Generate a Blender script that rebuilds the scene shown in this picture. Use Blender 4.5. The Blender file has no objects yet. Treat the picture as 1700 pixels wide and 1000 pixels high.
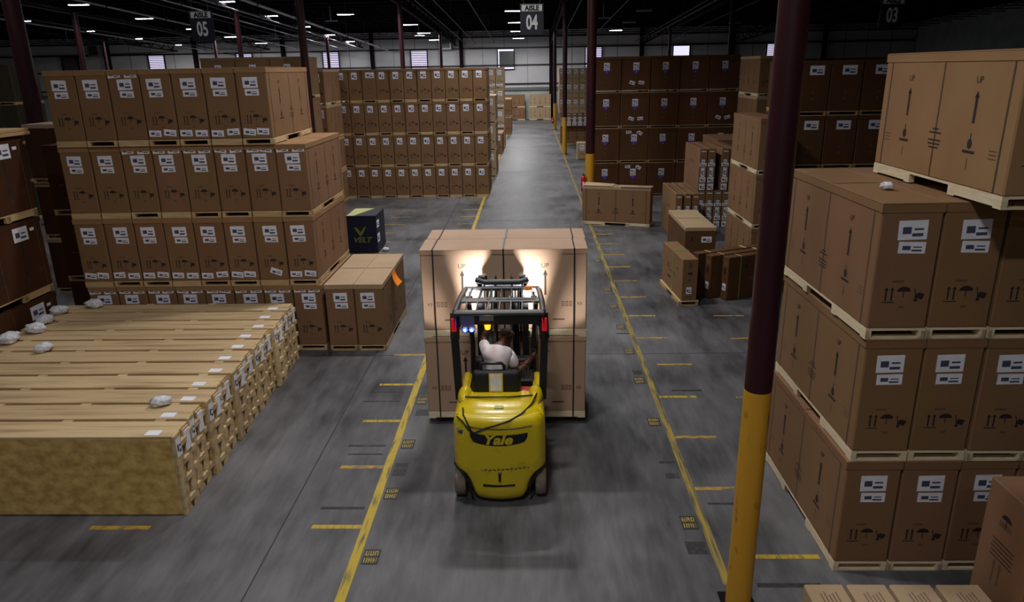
import bpy, bmesh, math, random
from mathutils import Vector, Matrix

SC = bpy.context.scene
COL = SC.collection
random.seed(7)
PI = math.pi
R = math.radians

# ------------------------------------------------------------------ camera, world, exposure
cam_d = bpy.data.cameras.new('camera')
cam = bpy.data.objects.new('camera', cam_d)
COL.objects.link(cam)
right = Vector((0.99954548, 0.02458493, -0.01744733))
up = Vector((0.00908711, 0.30612205, 0.9519489))
fwd = Vector((-0.02874461, 0.95167477, -0.30575951))
cam.matrix_world = Matrix(((right.x, up.x, -fwd.x, 0), (right.y, up.y, -fwd.y, 0), (right.z, up.z, -fwd.z, 4.7), (0, 0, 0, 1)))
cam_d.sensor_width = 36
cam_d.lens = 1200 / 1700 * 36
cam_d.clip_end = 300
cam_d.clip_start = 0.1
SC.camera = cam

W = bpy.data.worlds.new('world')
SC.world = W
W.use_nodes = True
W.node_tree.nodes['Background'].inputs[0].default_value = (0.55, 0.62, 0.8, 1)
W.node_tree.nodes['Background'].inputs[1].default_value = 0.02

SC.view_settings.view_transform = 'Standard'
SC.view_settings.look = 'None'
SC.view_settings.gamma = 1
SC.view_settings.use_curve_mapping = False
SC.view_settings.exposure = 0.0

LAMP_W = 270.0            # radiant power of one high-bay fixture
ROOF0, SLOPE = 8.25, 0.04  # underside of the roof deck at the far wall, fall towards it
YW = 73.0                 # far wall


def roof_z(y):
    return ROOF0 + SLOPE * (YW - y)


def lamp_z(y):
    return 7.0 + SLOPE * (YW - y)


# ------------------------------------------------------------------ materials
MATS = {}


def new_mat(name):
    m = bpy.data.materials.new(name)
    m.use_nodes = True
    nt = m.node_tree
    b = nt.nodes['Principled BSDF']
    MATS[name] = m
    return m, nt, b


def lin(c):
    return tuple(((v / 255) / 12.92 if v <= 10 else ((v / 255 + .055) / 1.055) ** 2.4) for v in c) + (1,)


def plain(name, rgb, rough=.6, metal=0, emit=0, spec=.5, coat=0):
    m, nt, b = new_mat(name)
    b.inputs['Base Color'].default_value = lin(rgb)
    b.inputs['Roughness'].default_value = rough
    b.inputs['Metallic'].default_value = metal
    b.inputs['Specular IOR Level'].default_value = spec
    b.inputs['Coat Weight'].default_value = coat
    if emit:
        b.inputs['Emission Color'].default_value = lin(rgb)
        b.inputs['Emission Strength'].default_value = emit
    return m


def noisy(name, c1, c2, scale=(3, 3, 3), detail=4, rough=.7, lo=.35, hi=.65, rnd=0.0, c3=None, spec=.3, metal=0, bump=0, space='Object'):
    """two colours mixed by noise; rnd mixes towards c3 by a per-object random"""
    m, nt, b = new_mat(name)
    N, L = nt.nodes, nt.links
    tc = N.new('ShaderNodeTexCoord')
    mp = N.new('ShaderNodeMapping')
    mp.inputs['Scale'].default_value = scale
    src = tc.outputs[space]
    if space == 'Object' and rnd:
        oi0 = N.new('ShaderNodeObjectInfo')
        ad = N.new('ShaderNodeVectorMath'); ad.operation = 'ADD'
        sc = N.new('ShaderNodeVectorMath'); sc.operation = 'SCALE'
        cb = N.new('ShaderNodeCombineXYZ')
        for k in range(3):
            L.new(oi0.outputs['Random'], cb.inputs[k])
        L.new(cb.outputs[0], sc.inputs[0]); sc.inputs['Scale'].default_value = 37.0
        L.new(src, ad.inputs[0]); L.new(sc.outputs[0], ad.inputs[1])
        src = ad.outputs[0]
    L.new(src, mp.inputs[0])
    nz = N.new('ShaderNodeTexNoise')
    nz.inputs['Scale'].default_value = 1.0
    nz.inputs['Detail'].default_value = detail
    L.new(mp.outputs[0], nz.inputs['Vector'])
    cr = N.new('ShaderNodeMapRange')
    cr.inputs[1].default_value = lo
    cr.inputs[2].default_value = hi
    L.new(nz.outputs['Fac'], cr.inputs[0])
    mx = N.new('ShaderNodeMix'); mx.data_type = 'RGBA'
    mx.inputs['A'].default_value = lin(c1)
    mx.inputs['B'].default_value = lin(c2)
    L.new(cr.outputs[0], mx.inputs['Factor'])
    out = mx.outputs['Result']
    if c3:
        oi = N.new('ShaderNodeObjectInfo')
        mu = N.new('ShaderNodeMath'); mu.operation = 'MULTIPLY'
        mu.inputs[1].default_value = rnd
        L.new(oi.outputs['Random'], mu.inputs[0])
        m2 = N.new('ShaderNodeMix'); m2.data_type = 'RGBA'
        L.new(mu.outputs[0], m2.inputs['Factor'])
        L.new(out, m2.inputs['A'])
        m2.inputs['B'].default_value = lin(c3)
        out = m2.outputs['Result']
    L.new(out, b.inputs['Base Color'])
    b.inputs['Roughness'].default_value = rough
    b.inputs['Specular IOR Level'].default_value = spec
    b.inputs['Metallic'].default_value = metal
    if bump:
        bp = N.new('ShaderNodeBump')
        bp.inputs['Strength'].default_value = bump
        bp.inputs['Distance'].default_value = .01
        L.new(nz.outputs['Fac'], bp.inputs['Height'])
        L.new(bp.outputs[0], b.inputs['Normal'])
    return m


card = noisy('cardboard', (140, 104, 78), (130, 95, 70), (1.5, 1.5, .8), 3, .75, rnd=.75, c3=(132, 103, 68), spec=.2)
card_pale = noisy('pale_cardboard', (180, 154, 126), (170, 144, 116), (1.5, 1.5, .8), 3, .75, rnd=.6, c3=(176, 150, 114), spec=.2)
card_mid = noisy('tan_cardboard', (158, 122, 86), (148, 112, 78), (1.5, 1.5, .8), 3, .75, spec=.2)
card_dim = noisy('dimmed_cardboard', (78, 46, 26), (68, 40, 23), (1.5, 1.5, .8), 3, .75, spec=.2)  # reddish-brown board, shade of the left stacks added into its colour
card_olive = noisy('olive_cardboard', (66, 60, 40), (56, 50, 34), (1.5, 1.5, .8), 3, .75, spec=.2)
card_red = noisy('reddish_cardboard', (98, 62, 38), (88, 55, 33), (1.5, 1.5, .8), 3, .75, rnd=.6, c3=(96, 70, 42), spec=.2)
tape = plain('parcel_tape', (84, 64, 48), .4)
ink = plain('black_print', (40, 30, 28), .7)
ink_soft = plain('faded_print', (104, 76, 58), .8)
purple = plain('purple_print', (92, 70, 190), .7)
paper = noisy('white_paper', (244, 243, 250), (230, 230, 240), (9, 9, 9), 2, .6, rnd=.3, c3=(226, 228, 238))
barcode = plain('label_print', (70, 72, 100), .7)
wood = noisy('pallet_wood', (214, 190, 148), (188, 160, 116), (4, 4, 30), 4, .75, rnd=.7, c3=(186, 150, 100))
wood_bright = noisy('fresh_wood', (232, 216, 184), (214, 194, 156), (4, 4, 30), 4, .75)
plank = noisy('crate_plank', (216, 188, 144), (150, 122, 86), (.8, 11, 11), 6, .7, .46, .74, rnd=.55, c3=(168, 140, 104), bump=.2)
osb = noisy('strand_board', (226, 192, 118), (180, 140, 74), (7, 7, 9), 9, .75, .36, .64, rnd=.2, c3=(224, 184, 120))
strap = plain('black_strap', (30, 30, 32), .4)
green_strap = plain('green_strap', (120, 160, 60), .4)
plastic_white = noisy('crumpled_film', (236, 236, 240), (190, 190, 198), (30, 30, 30), 4, .35, bump=.6)
maroon = noisy('maroon_steel', (54, 21, 27), (46, 17, 22), (3, 3, .6), 4, .45)
maroon_dk = noisy('dark_primer_steel', (26, 14, 17), (20, 11, 13), (2, 2, 2), 3, .7, spec=.1)
red_primer = noisy('red_primer_steel', (30, 8, 9), (12, 5, 6), (2, 2, 2), 3, .8, spec=.05)
deck = noisy('roof_deck', (9, 6, 8), (6, 4, 5), (.4, .4, .4), 3, .9, spec=.03)
pipe_m = plain('white_pipe', (176, 174, 184), .35)
pipe_dim = plain('dull_pipe', (36, 34, 39), .5)
wallpanel = noisy('wall_insulation', (218, 217, 219), (200, 200, 205), (.25, 1, .5), 4, .6)
wall_dirty = noisy('painted_block', (186, 194, 190), (168, 176, 172), (.5, 1, 1), 4, .6)
girt_m = plain('dark_girt', (42, 26, 30), .5)
steel_grey = plain('galvanised_rail', (120, 128, 126), .4, .4)
rubber = noisy('worn_rubber', (138, 126, 112), (108, 98, 86), (12, 12, 12), 4, .8)
black = plain('black_steel', (22, 22, 24), .38)
black_matt = plain('black_vinyl', (16, 16, 18), .6)
charcoal = plain('charcoal_steel', (58, 60, 64), .4)
grey = plain('grey_plastic', (90, 92, 98), .5)
fluo = plain('lamp_diffuser', (235, 240, 255), .4, emit=22.0)
fix_body = plain('fixture_housing', (150, 152, 158), .4, .3)
unlit = plain('unlit_diffuser', (170, 172, 176), .4)
skin_m = plain('dark_skin', (84, 52, 40), .5)
hair_m = plain('black_hair', (18, 15, 14), .8)
shirt_m = noisy('white_cotton', (226, 224, 232), (206, 204, 216), (7, 7, 7), 3, .8)
trouser_m = noisy('grey_denim', (104, 106, 112), (86, 88, 94), (9, 9, 9), 3, .8)
navy = plain('navy_carton', (12, 16, 38), .5)
lime = plain('lime_print', (112, 108, 30), .6)
cream = plain('cream_print', (190, 190, 120), .5)
orange = plain('orange_paper', (255, 140, 20), .6)
red_gloss = plain('red_enamel', (190, 20, 26), .3)
tail_red = plain('red_lens', (210, 20, 40), .3, emit=.35)
blue_led = plain('blue_led', (40, 60, 255), .3, emit=9.0)
blue_core = plain('blue_led_core', (190, 200, 255), .3, emit=9.0)
amber = plain('amber_lens', (255, 130, 10), .3, emit=3.0)
lamp_white = plain('work_lamp_lens', (255, 250, 240), .3, emit=6.0)
grey_glass = plain('grey_pane', (92, 98, 96), .3)
sign_dark = plain('sign_navy', (34, 36, 50), .5)
sign_white = plain('sign_white', (245, 245, 240), .5)
daylight = plain('daylight_pane', (225, 222, 255), .4, emit=1.1)
slat_m = plain('louvre_slat', (150, 120, 140), .4)
yale_y = None


def make_yellow_body():
    m, nt, b = new_mat('yellow_enamel')
    N, L = nt.nodes, nt.links
    tc = N.new('ShaderNodeTexCoord')
    nz = N.new('ShaderNodeTexNoise'); nz.inputs['Scale'].default_value = 5; nz.inputs['Detail'].default_value = 6
    L.new(tc.outputs['Object'], nz.inputs['Vector'])
    mr = N.new('ShaderNodeMapRange'); mr.inputs[1].default_value = .58; mr.inputs[2].default_value = .75; mr.inputs[4].default_value = .55
    L.new(nz.outputs['Fac'], mr.inputs[0])
    mx = N.new('ShaderNodeMix'); mx.data_type = 'RGBA'
    mx.inputs['A'].default_value = lin((214, 188, 16)); mx.inputs['B'].default_value = lin((120, 104, 40))
    L.new(mr.outputs[0], mx.inputs['Factor'])
    L.new(mx.outputs['Result'], b.inputs['Base Color'])
    b.inputs['Roughness'].default_value = .3
    b.inputs['Coat Weight'].default_value = .4
    return m


yale_y = make_yellow_body()


def make_paint(name, c_paint, c_worn, scale, lo, hi, rough=.55):
    m, nt, b = new_mat(name)
    N, L = nt.nodes, nt.links
    g = N.new('ShaderNodeTexCoord')
    mp = N.new('ShaderNodeMapping'); mp.inputs['Scale'].default_value = scale
    L.new(g.outputs['Object'], mp.inputs[0])
    nz = N.new('ShaderNodeTexNoise'); nz.inputs['Scale'].default_value = 1; nz.inputs['Detail'].default_value = 6
    L.new(mp.outputs[0], nz.inputs['Vector'])
    mr = N.new('ShaderNodeMapRange'); mr.inputs[1].default_value = lo; mr.inputs[2].default_value = hi
    L.new(nz.outputs['Fac'], mr.inputs[0])
    mx = N.new('ShaderNodeMix'); mx.data_type = 'RGBA'
    mx.inputs['A'].default_value = lin(c_paint); mx.inputs['B'].default_value = lin(c_worn)
    L.new(mr.outputs[0], mx.inputs['Factor'])
    L.new(mx.outputs['Result'], b.inputs['Base Color'])
    b.inputs['Roughness'].default_value = rough
    return m


line_paint = make_paint('yellow_floor_paint', (186, 158, 44), (100, 94, 66), (26, 3, 1), .50, .70)
tick_worn = make_paint('worn_yellow_paint', (182, 144, 50), (100, 94, 84), (9, 14, 1), .46, .66)
pole_yellow = make_paint('yellow_column_paint', (206, 150, 38), (96, 66, 26), (9, 9, 3), .62, .74, .45)
tar = make_paint('black_floor_patch', (40, 40, 40), (70, 70, 72), (12, 12, 1), .5, .7)


def make_floor():
    m, nt, b = new_mat('polished_concrete')
    N, L = nt.nodes, nt.links
    g = N.new('ShaderNodeTexCoord')

    def noise(scale, detail, mscale=(1, 1, 1)):
        mp = N.new('ShaderNodeMapping'); mp.inputs['Scale'].default_value = mscale
        L.new(g.outputs['Object'], mp.inputs[0])
        nz = N.new('ShaderNodeTexNoise'); nz.inputs['Scale'].default_value = scale; nz.inputs['Detail'].default_value = detail
        L.new(mp.outputs[0], nz.inputs['Vector'])
        return nz.outputs['Fac']
    a = noise(.45, 6)
    c = noise(2.2, 6, (1.6, .5, 1))
    d = noise(9, 5, (1.5, .25, 1))
    add = N.new('ShaderNodeMath'); add.operation = 'MULTIPLY_ADD'; add.inputs[1].default_value = .55
    L.new(c, add.inputs[0]); L.new(a, add.inputs[2])
    add2 = N.new('ShaderNodeMath'); add2.operation = 'MULTIPLY_ADD'; add2.inputs[1].default_value = .3
    L.new(d, add2.inputs[0]); L.new(add.outputs[0], add2.inputs[2])
    mr = N.new('ShaderNodeMapRange'); mr.inputs[1].default_value = .68; mr.inputs[2].default_value = 1.18
    L.new(add2.outputs[0], mr.inputs[0])
    cr = N.new('ShaderNodeValToRGB')
    cr.color_ramp.elements[0].color = lin((52, 52, 53)); cr.color_ramp.elements[0].position = 0.0
    cr.color_ramp.elements[1].color = lin((118, 116, 118)); cr.color_ramp.elements[1].position = 1.0
    e = cr.color_ramp.elements.new(.5); e.color = lin((92, 91, 93))
    L.new(mr.outputs[0], cr.inputs[0])
    L.new(cr.outputs[0], b.inputs['Base Color'])
    rr = N.new('ShaderNodeMapRange'); rr.inputs[1].default_value = .6; rr.inputs[2].default_value = 1.3
    rr.inputs[3].default_value = .36; rr.inputs[4].default_value = .56
    L.new(add2.outputs[0], rr.inputs[0])
    L.new(rr.outputs[0], b.inputs['Roughness'])
    b.inputs['Specular IOR Level'].default_value = .36
    return m


concrete = make_floor()


# ------------------------------------------------------------------ mesh builder
class MB:
    def __init__(s):
        s.v = []; s.f = []; s.m = []; s.sm = []; s.mats = []

    def mi(s, mat):
        if mat not in s.mats:
            s.mats.append(mat)
        return s.mats.index(mat)

    def add(s, vs, fs, mat, smooth=False):
        o = len(s.v); k = s.mi(mat)
        s.v += [tuple(p) for p in vs]
        for f in fs:
            s.f.append(tuple(i + o for i in f)); s.m.append(k); s.sm.append(smooth)
        return s

    def box(s, x0, y0, z0, x1, y1, z1, mat):
        vs = [(x0, y0, z0), (x1, y0, z0), (x1, y1, z0), (x0, y1, z0), (x0, y0, z1), (x1, y0, z1), (x1, y1, z1), (x0, y1, z1)]
        return s.add(vs, [(0, 3, 2, 1), (4, 5, 6, 7), (0, 1, 5, 4), (1, 2, 6, 5), (2, 3, 7, 6), (3, 0, 4, 7)], mat)

    def rbox(s, x0, y0, z0, x1, y1, z1, r, mat, seg=1):
        bm = bmesh.new()
        bmesh.ops.create_cube(bm, size=1)
        for v in bm.verts:
            v.co = Vector(((x0 + x1) / 2 + v.co.x * (x1 - x0), (y0 + y1) / 2 + v.co.y * (y1 - y0), (z0 + z1) / 2 + v.co.z * (z1 - z0)))
        bmesh.ops.bevel(bm, geom=list(bm.edges), offset=r, segments=seg, affect='EDGES', profile=.5)
        bm.verts.ensure_lookup_table()
        s.add([v.co[:] for v in bm.verts], [[v.index for v in f.verts] for f in bm.faces], mat, seg > 1)
        bm.free()
        return s

    def bar(s, a, b, w, h, mat):
        a, b = Vector(a), Vector(b); d = (b - a).normalized()
        u = d.cross(Vector((0, 0, 1)))
        if u.length < 1e-4:
            u = Vector((1, 0, 0))
        u.normalize(); n = u.cross(d)
        vs = []
        for p in (a, b):
            for su, sn in ((-1, -1), (1, -1), (1, 1), (-1, 1)):
                vs.append(p + u * su * w / 2 + n * sn * h / 2)
        return s.add(vs, [(0, 1, 2, 3), (7, 6, 5, 4), (0, 4, 5, 1), (1, 5, 6, 2), (2, 6, 7, 3), (3, 7, 4, 0)], mat)

    def tube(s, pts, r, mat, n=10, caps=True):
        pts = [Vector(p) for p in pts]; rs = r if isinstance(r, (list, tuple)) else [r] * len(pts)
        vs = []; prev = None
        for i, p in enumerate(pts):
            d = (pts[min(i + 1, len(pts) - 1)] - pts[max(i - 1, 0)]).normalized()
            if prev is None:
                u = d.cross(Vector((0, 0, 1)))
                if u.length < 1e-3:
                    u = Vector((1, 0, 0))
            else:
                u = prev - d * prev.dot(d)
            u.normalize(); prev = u; w = d.cross(u)
            for k in range(n):
                a = 2 * PI * k / n
                vs.append(p + (u * math.cos(a) + w * math.sin(a)) * rs[i])
        fs = []
        for i in range(len(pts) - 1):
            for k in range(n):
                k2 = (k + 1) % n
                fs.append((i * n + k, i * n + k2, (i + 1) * n + k2, (i + 1) * n + k))
        s.add(vs, fs, mat, True)
        if caps:
            s.add(vs[:n], [tuple(range(n))[::-1]], mat)
            s.add(vs[-n:], [tuple(range(n))], mat)
        return s

    def poly(s, pts, mat):
        return s.add(pts, [tuple(range(len(pts)))], mat)

    def mesh(s, name):
        me = bpy.data.meshes.new(name)
        me.from_pydata(s.v, [], s.f)
        for m in s.mats:
            me.materials.append(m)
        me.polygons.foreach_set('material_index', s.m)
        me.polygons.foreach_set('use_smooth', s.sm)
        me.update()
        return me


def link(name, me, parent=None, loc=(0, 0, 0), rz=0, label=None):
    o = bpy.data.objects.new(name, me)
    COL.objects.link(o)
    o.location = loc
    o.rotation_euler = (0, 0, rz)
    if parent:
        o.parent = parent
    if label:
        o['label'] = label
    return o


def part(name, mb, parent, label=None, loc=(0, 0, 0)):
    return link(name, mb.mesh(name) if isinstance(mb, MB) else mb, parent, loc, 0, label)


def tag(o, label, cat, group=None):
    o['label'] = label; o['category'] = cat
    if group:
        o['group'] = group
    return o


def thing(name, label, cat, loc, rz=0, group=None):
    return tag(link(name, None, None, loc, rz), label, cat, group)


def struct(name, mb, parent=None):
    o = link(name, mb.mesh(name) if isinstance(mb, MB) else mb, parent)
    if parent is None:
        o['kind'] = 'structure'
    return o


_tc = {}


def text_geo(txt, size=1.0, shear=0.0, bold=0.0, sx=1.0):
    """flat text polygons in x/y, left-bottom aligned: (verts, faces, width)"""
    key = (txt, size, shear, bold, sx)
    if key in _tc:
        return _tc[key]
    c = bpy.data.curves.new('t', 'FONT')
    c.body = txt; c.size = size; c.shear = shear; c.offset = bold; c.resolution_u = 3
    o = bpy.data.objects.new('t', c)
    COL.objects.link(o)
    dg = bpy.context.evaluated_depsgraph_get()
    dg.update()
    me = bpy.data.meshes.new_from_object(o.evaluated_get(dg))
    vs = [(v.co.x * sx, v.co.y) for v in me.vertices]
    fs = [tuple(p.vertices) for p in me.polygons]
    bpy.data.objects.remove(o); bpy.data.curves.remove(c); bpy.data.meshes.remove(me)
    x0 = min(v[0] for v in vs); y0 = min(v[1] for v in vs)
    vs = [(a - x0, b - y0) for a, b in vs]
    _tc[key] = (vs, fs, max(v[0] for v in vs), max(v[1] for v in vs))
    return _tc[key]


class Face:
    """draw flat print on a plane: origin o, axes u (right) and v (up), normal n; lifted by e"""
    def __init__(s, mb, o, u, v, n, e=.0015):
        s.mb = mb; s.o = Vector(o); s.u = Vector(u); s.v = Vector(v); s.n = Vector(n); s.e = e

    def p(s, a, b):
        return s.o + s.u * a + s.v * b + s.n * s.e

    def rect(s, x, y, w, h, mat, rot=0):
        c, q = math.cos(rot), math.sin(rot)
        pts = []
        for dx, dy in ((-w / 2, -h / 2), (w / 2, -h / 2), (w / 2, h / 2), (-w / 2, h / 2)):
            pts.append(s.p(x + dx * c - dy * q, y + dx * q + dy * c))
        s.mb.poly(pts, mat)

    def poly(s, pts, mat):
        s.mb.poly([s.p(a, b) for a, b in pts], mat)

    def text(s, txt, x, y, size, mat, **k):
        vs, fs, w, h = text_geo(txt, size, **k)
        s.mb.add([s.p(x - w / 2 + a, y - h / 2 + b) for a, b in vs], fs, mat)

    def arrow(s, x, y, w, h, mat):
        s.rect(x, y - .1 * h, w * .42, h * .8, mat)
        s.poly([(x - w / 2, y + h * .28), (x + w / 2, y + h * .28), (x, y + h / 2)], mat)

    def umbrella(s, x, y, r, mat):
        s.poly([(x + r * math.cos(PI * k / 8), y + .75 * r * math.sin(PI * k / 8)) for k in range(9)], mat)
        s.rect(x, y - r * .45, r * .14, r * .9, mat)

    def truck(s, x, y, r, mat):
        s.poly([(x - .7 * r, y - .2 * r), (x + .5 * r, y - .6 * r), (x + .9 * r, y + .3 * r), (x - .2 * r, y + .6 * r)], mat)
        s.rect(x - .62 * r, y + .45 * r, r * .16, r * 1.7, mat, .25)
        s.poly([(x - .45 * r + .3 * r * math.cos(PI * k / 4), y - .65 * r + .3 * r * math.sin(PI * k / 4)) for k in range(8)], mat)

    def label(s, x, y, w, h, rot=0, bars=True):
        s.e = .002
        s.rect(x, y, w, h, paper, rot)
        if bars:
            s.e = .003
            s.rect(x - w * .2, y - h * .02, w * .3, h * .36, barcode, rot)
            s.rect(x + w * .2, y + h * .05, w * .32, h * .1, barcode, rot)
            s.rect(x + w * .18, y - h * .24, w * .38, h * .16, barcode, rot)
        s.e = .0015


# ------------------------------------------------------------------ cartons
_cache = {}


def cached(key, fn):
    if key not in _cache:
        _cache[key] = fn()
    return _cache[key]


def faces(mb, w, d, z0):
    """front, back, right, left faces, each with its own origin at the bottom centre"""
    return dict(F=Face(mb, (0, -d / 2, z0), (1, 0, 0), (0, 0, 1), (0, -1, 0)),
                B=Face(mb, (0, d / 2, z0), (-1, 0, 0), (0, 0, 1), (0, 1, 0)),
                R=Face(mb, (w / 2, 0, z0), (0, 1, 0), (0, 0, 1), (1, 0, 0)),
                L=Face(mb, (-w / 2, 0, z0), (0, -1, 0), (0, 0, 1), (-1, 0, 0)),
                T=Face(mb, (0, 0, z0), (1, 0, 0), (0, 1, 0), (0, 0, 1)))


def side_print(f, d, h, mat=ink, tapes=True, detail=True):
    """up arrows, care icons and strap lines as on the long side"""
    if tapes:
        for q in (-.44, 0, .44):
            f.rect(q * d, h / 2, .022, h * .99, tape)
    f.e = .0022
    for q in (-.25, .25):
        f.text('UP', q * d, h * .80, .075, mat)
        f.rect(q * d, h * .585, .034, h * .21, mat)
        f.poly([(q * d - .032, h * .67), (q * d + .032, h * .67), (q * d, h * .72)], mat)
        if detail:
            f.poly([(q * d + .035 * math.cos(PI * k / 4), h * .325 + .042 * math.sin(PI * k / 4)) for k in range(8)], mat)
            f.rect(q * d, h * .385, .01, .05, mat)
            f.rect(q * d, h * .265, .17, .022, mat)
            f.rect(q * d, h * .17, .012, .09, ink_soft)
    if detail:
        for k, ww in enumerate((.1, .19, .02, .2, .2, .16)):
            f.rect(0, h * .40 - k * .032, ww, .012, mat)
        for q in (-.40, .40):
            for k in range(3):
                f.rect(q * d, h * .30 - k * .03, .10, .008, ink_soft)
    f.e = .0015


def front_print(f, w, h, big=True):
    k = w / .515
    y = h * .29
    f.arrow(-.13 * k, y, .035 * k, .12, ink); f.arrow(-.08 * k, y, .035 * k, .12, ink)
    f.rect(-.105 * k, y - .075, .11 * k, .008, ink)
    f.umbrella(.02 * k, y + .02, .06 * k, ink)
    f.truck(.155 * k, y - .02, .055 * k, ink)
    f.rect(.02 * k, y - .12, .05 * k, .02, ink_soft)
    f.rect(-.04 * k, y + .11, .1 * k, .02, ink_soft)


def body_A(w, d, h, mat, detail=True, icons=True):
    mb = MB()
    mb.rbox(-w / 2, -d / 2, 0, w / 2, d / 2, h, .012, mat)
    fs = faces(mb, w, d, 0)
    for s in 'FB':
        if icons:
            front_print(fs[s], w, h)
        else:
            fs[s].rect(0, h * .93, .07, .03, ink_soft); fs[s].rect(0, h * .38, .06, .05, ink_soft); fs[s].rect(0, h * .25, .05, .06, ink_soft)
    for s in 'RL':
        side_print(fs[s], d, h, detail=detail)
    return mb.mesh('box_body')


def lid_A(w, d, h, mat, lip=.07):
    mb = MB(); e = .006
    t = .012
    mb.rbox(-w / 2 - e, -d / 2 - e, h - .001, w / 2 + e, d / 2 + e, h + t, .004, mat)
    for (x0, y0, x1, y1) in ((-w / 2 - e, -d / 2 - e, w / 2 + e, -d / 2 - .001), (-w / 2 - e, d / 2 + .001, w / 2 + e, d / 2 + e),
                             (-w / 2 - e, -d / 2 - e, -w / 2 - .003, d / 2 + e), (w / 2 + .003, -d / 2 - e, w / 2 + e, d / 2 + e)):
        mb.box(x0, y0, h - lip, x1, y1, h, mat)
    f = Face(mb, (0, 0, h + t), (1, 0, 0), (0, 1, 0), (0, 0, 1))
    f.rect(0, 0, w * .99, .03, tape)
    return mb.mesh('lid')


def skid(w, d, h, mat, solid=False):
    mb = MB()
    hw, hd = w / 2, d / 2
    mb.box(-hw, -hd, h - .02, hw, hd, h, mat)                 # deck
    for x in (-hw, hw - .05):                                  # end posts
        for y in (-hd, hd - .10, -hd + d * .30, hd - d * .30 - .1):
            mb.box(x, y, 0, x + .05, y + .10, h - .02, mat)
    for x in (-hw, hw - .03):                                  # side boards, open in the middle
        mb.box(x, -hd, .012, x + .03, -hd + d * .34, h - .02, mat)
        mb.box(x, hd - d * .34, .012, x + .03, hd, h - .02, mat)
    mb.box(-hw, -hd, 0, hw, -hd + .09, .016, mat)
    mb.box(-hw, hd - .09, 0, hw, hd, .016, mat)
    if solid:
        mb.box(-hw + .05, -hd, .016, hw - .05, -hd + .02, h - .02, mat)
    return mb.mesh('pallet')


def labels_list(w, d, h, pat, side='F', seed=0):
    """one mesh per paper label; pat: m main pair, t two papers at the top edge, b two at the bottom edge, c one crooked"""
    rr = random.Random(seed)
    out = []

    def lab(*a):
        mb = MB()
        faces(mb, w, d, 0)[side].label(*a)
        out.append(mb.mesh('shipping_label'))
    if 'm' in pat:
        x = rr.uniform(-.03, .02)
        lab(x, h * .80, .24, .165, rr.uniform(-.02, .03))
        lab(x + .012, h * .80 - .15, .225, .10, rr.uniform(-.02, .03))
    if 's' in pat:
        lab(-.02, h * .80, .21, .25, rr.uniform(-.03, .03))
    if 't' in pat:
        for x in (-.12, .12):
            lab(x + rr.uniform(-.02, .02), h - .065, .20, .095, rr.uniform(-.12, .12))
    if 'b' in pat:
        for x in (-.12, .115):
            lab(x + rr.uniform(-.015, .015), .085 + rr.uniform(0, .03), .20, .10, rr.uniform(-.12, .12))
    if 'c' in pat:
        lab(.05, .07 + .08, .2, .1, -.35)
    if 'w' in pat:      # wide carton: one label pair, centred
        lab(0, h * .76, .21, .15); lab(0, h * .76 - .135, .21, .09)
    if 'x' in pat:      # two crooked papers low down
        lab(-.13, h * .22, .2, .12, rr.uniform(-.5, .2)); lab(.2, h * .22, .2, .12, rr.uniform(-.2, .3))
    if 'y' in pat:
        lab(-.2, h * .9, .2, .12, rr.uniform(-.1, .1)); lab(.2, h * .87, .2, .12, rr.uniform(-.9, -.5))
    if 'k' in pat:      # single sheet, upper middle
        lab(.05, h * .82, .32, .2)
    return out


def carton(x0, y0, z0, w, d, H, label, group, rz=0, mat=card, pat='m', seed=0, skid_h=.10, lidmat=None, solid=False, side='F', wm=wood,
           cat='box', jitter=.006, detail=True, name='carton', pivot=None):
    """carton whose footprint starts at (x0, y0) and is w by d; H overall height"""
    rr = random.Random(seed * 13 + int(x0 * 100) + int(z0 * 10) * 7 + int(y0 * 31))
    gx, gy_ = rr.uniform(-jitter, jitter) * .5, rr.uniform(-2 * jitter, 2 * jitter)
    if pivot is None:
        loc = (x0 + w / 2 + gx, y0 + d / 2 + gy_, z0)
    else:
        loc = pivot
    w2, h = w - .02, H - skid_h - .014
    t = thing(name, label, cat, loc, rz, group)
    ic = w < .8 and 'k' not in pat
    b = cached(('bA', w2, d, h, mat.name, detail, ic), lambda: body_A(w2, d, h, mat, detail, ic))
    link('box_body', b, t, (0, 0, skid_h))
    lm = lidmat or mat  # a paler lidmat puts the overhead light into the lid colour
    link('lid', cached(('lid', w2, d, h, lm.name), lambda: lid_A(w2, d, h, lm)), t, (0, 0, skid_h))
    if skid_h:
        link('pallet', cached(('sk', w2, d, skid_h, wm.name, solid), lambda: skid(w2, d, skid_h, wm, solid)), t, (0, 0, 0), 0, 'pale wooden skid')
    if pat:
        sd = seed % 5
        for lm_ in cached(('lb', w2, d, h, pat, side, sd), lambda: labels_list(w2, d, h, pat, side, sd)):
            link('shipping_label', lm_, t, (0, 0, skid_h), 0, 'white printed paper label')
    return t


ORD = ['first', 'second', 'third', 'fourth', 'fifth', 'sixth', 'seventh', 'eighth', 'ninth', 'tenth', 'eleventh', 'twelfth']
TIER = ['bottom', 'second', 'third', 'top']


def tier_name(t, n):
    return 'bottom tier' if t == 0 else ('top tier' if t == n - 1 else ORD[t] + ' tier up')

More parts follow.
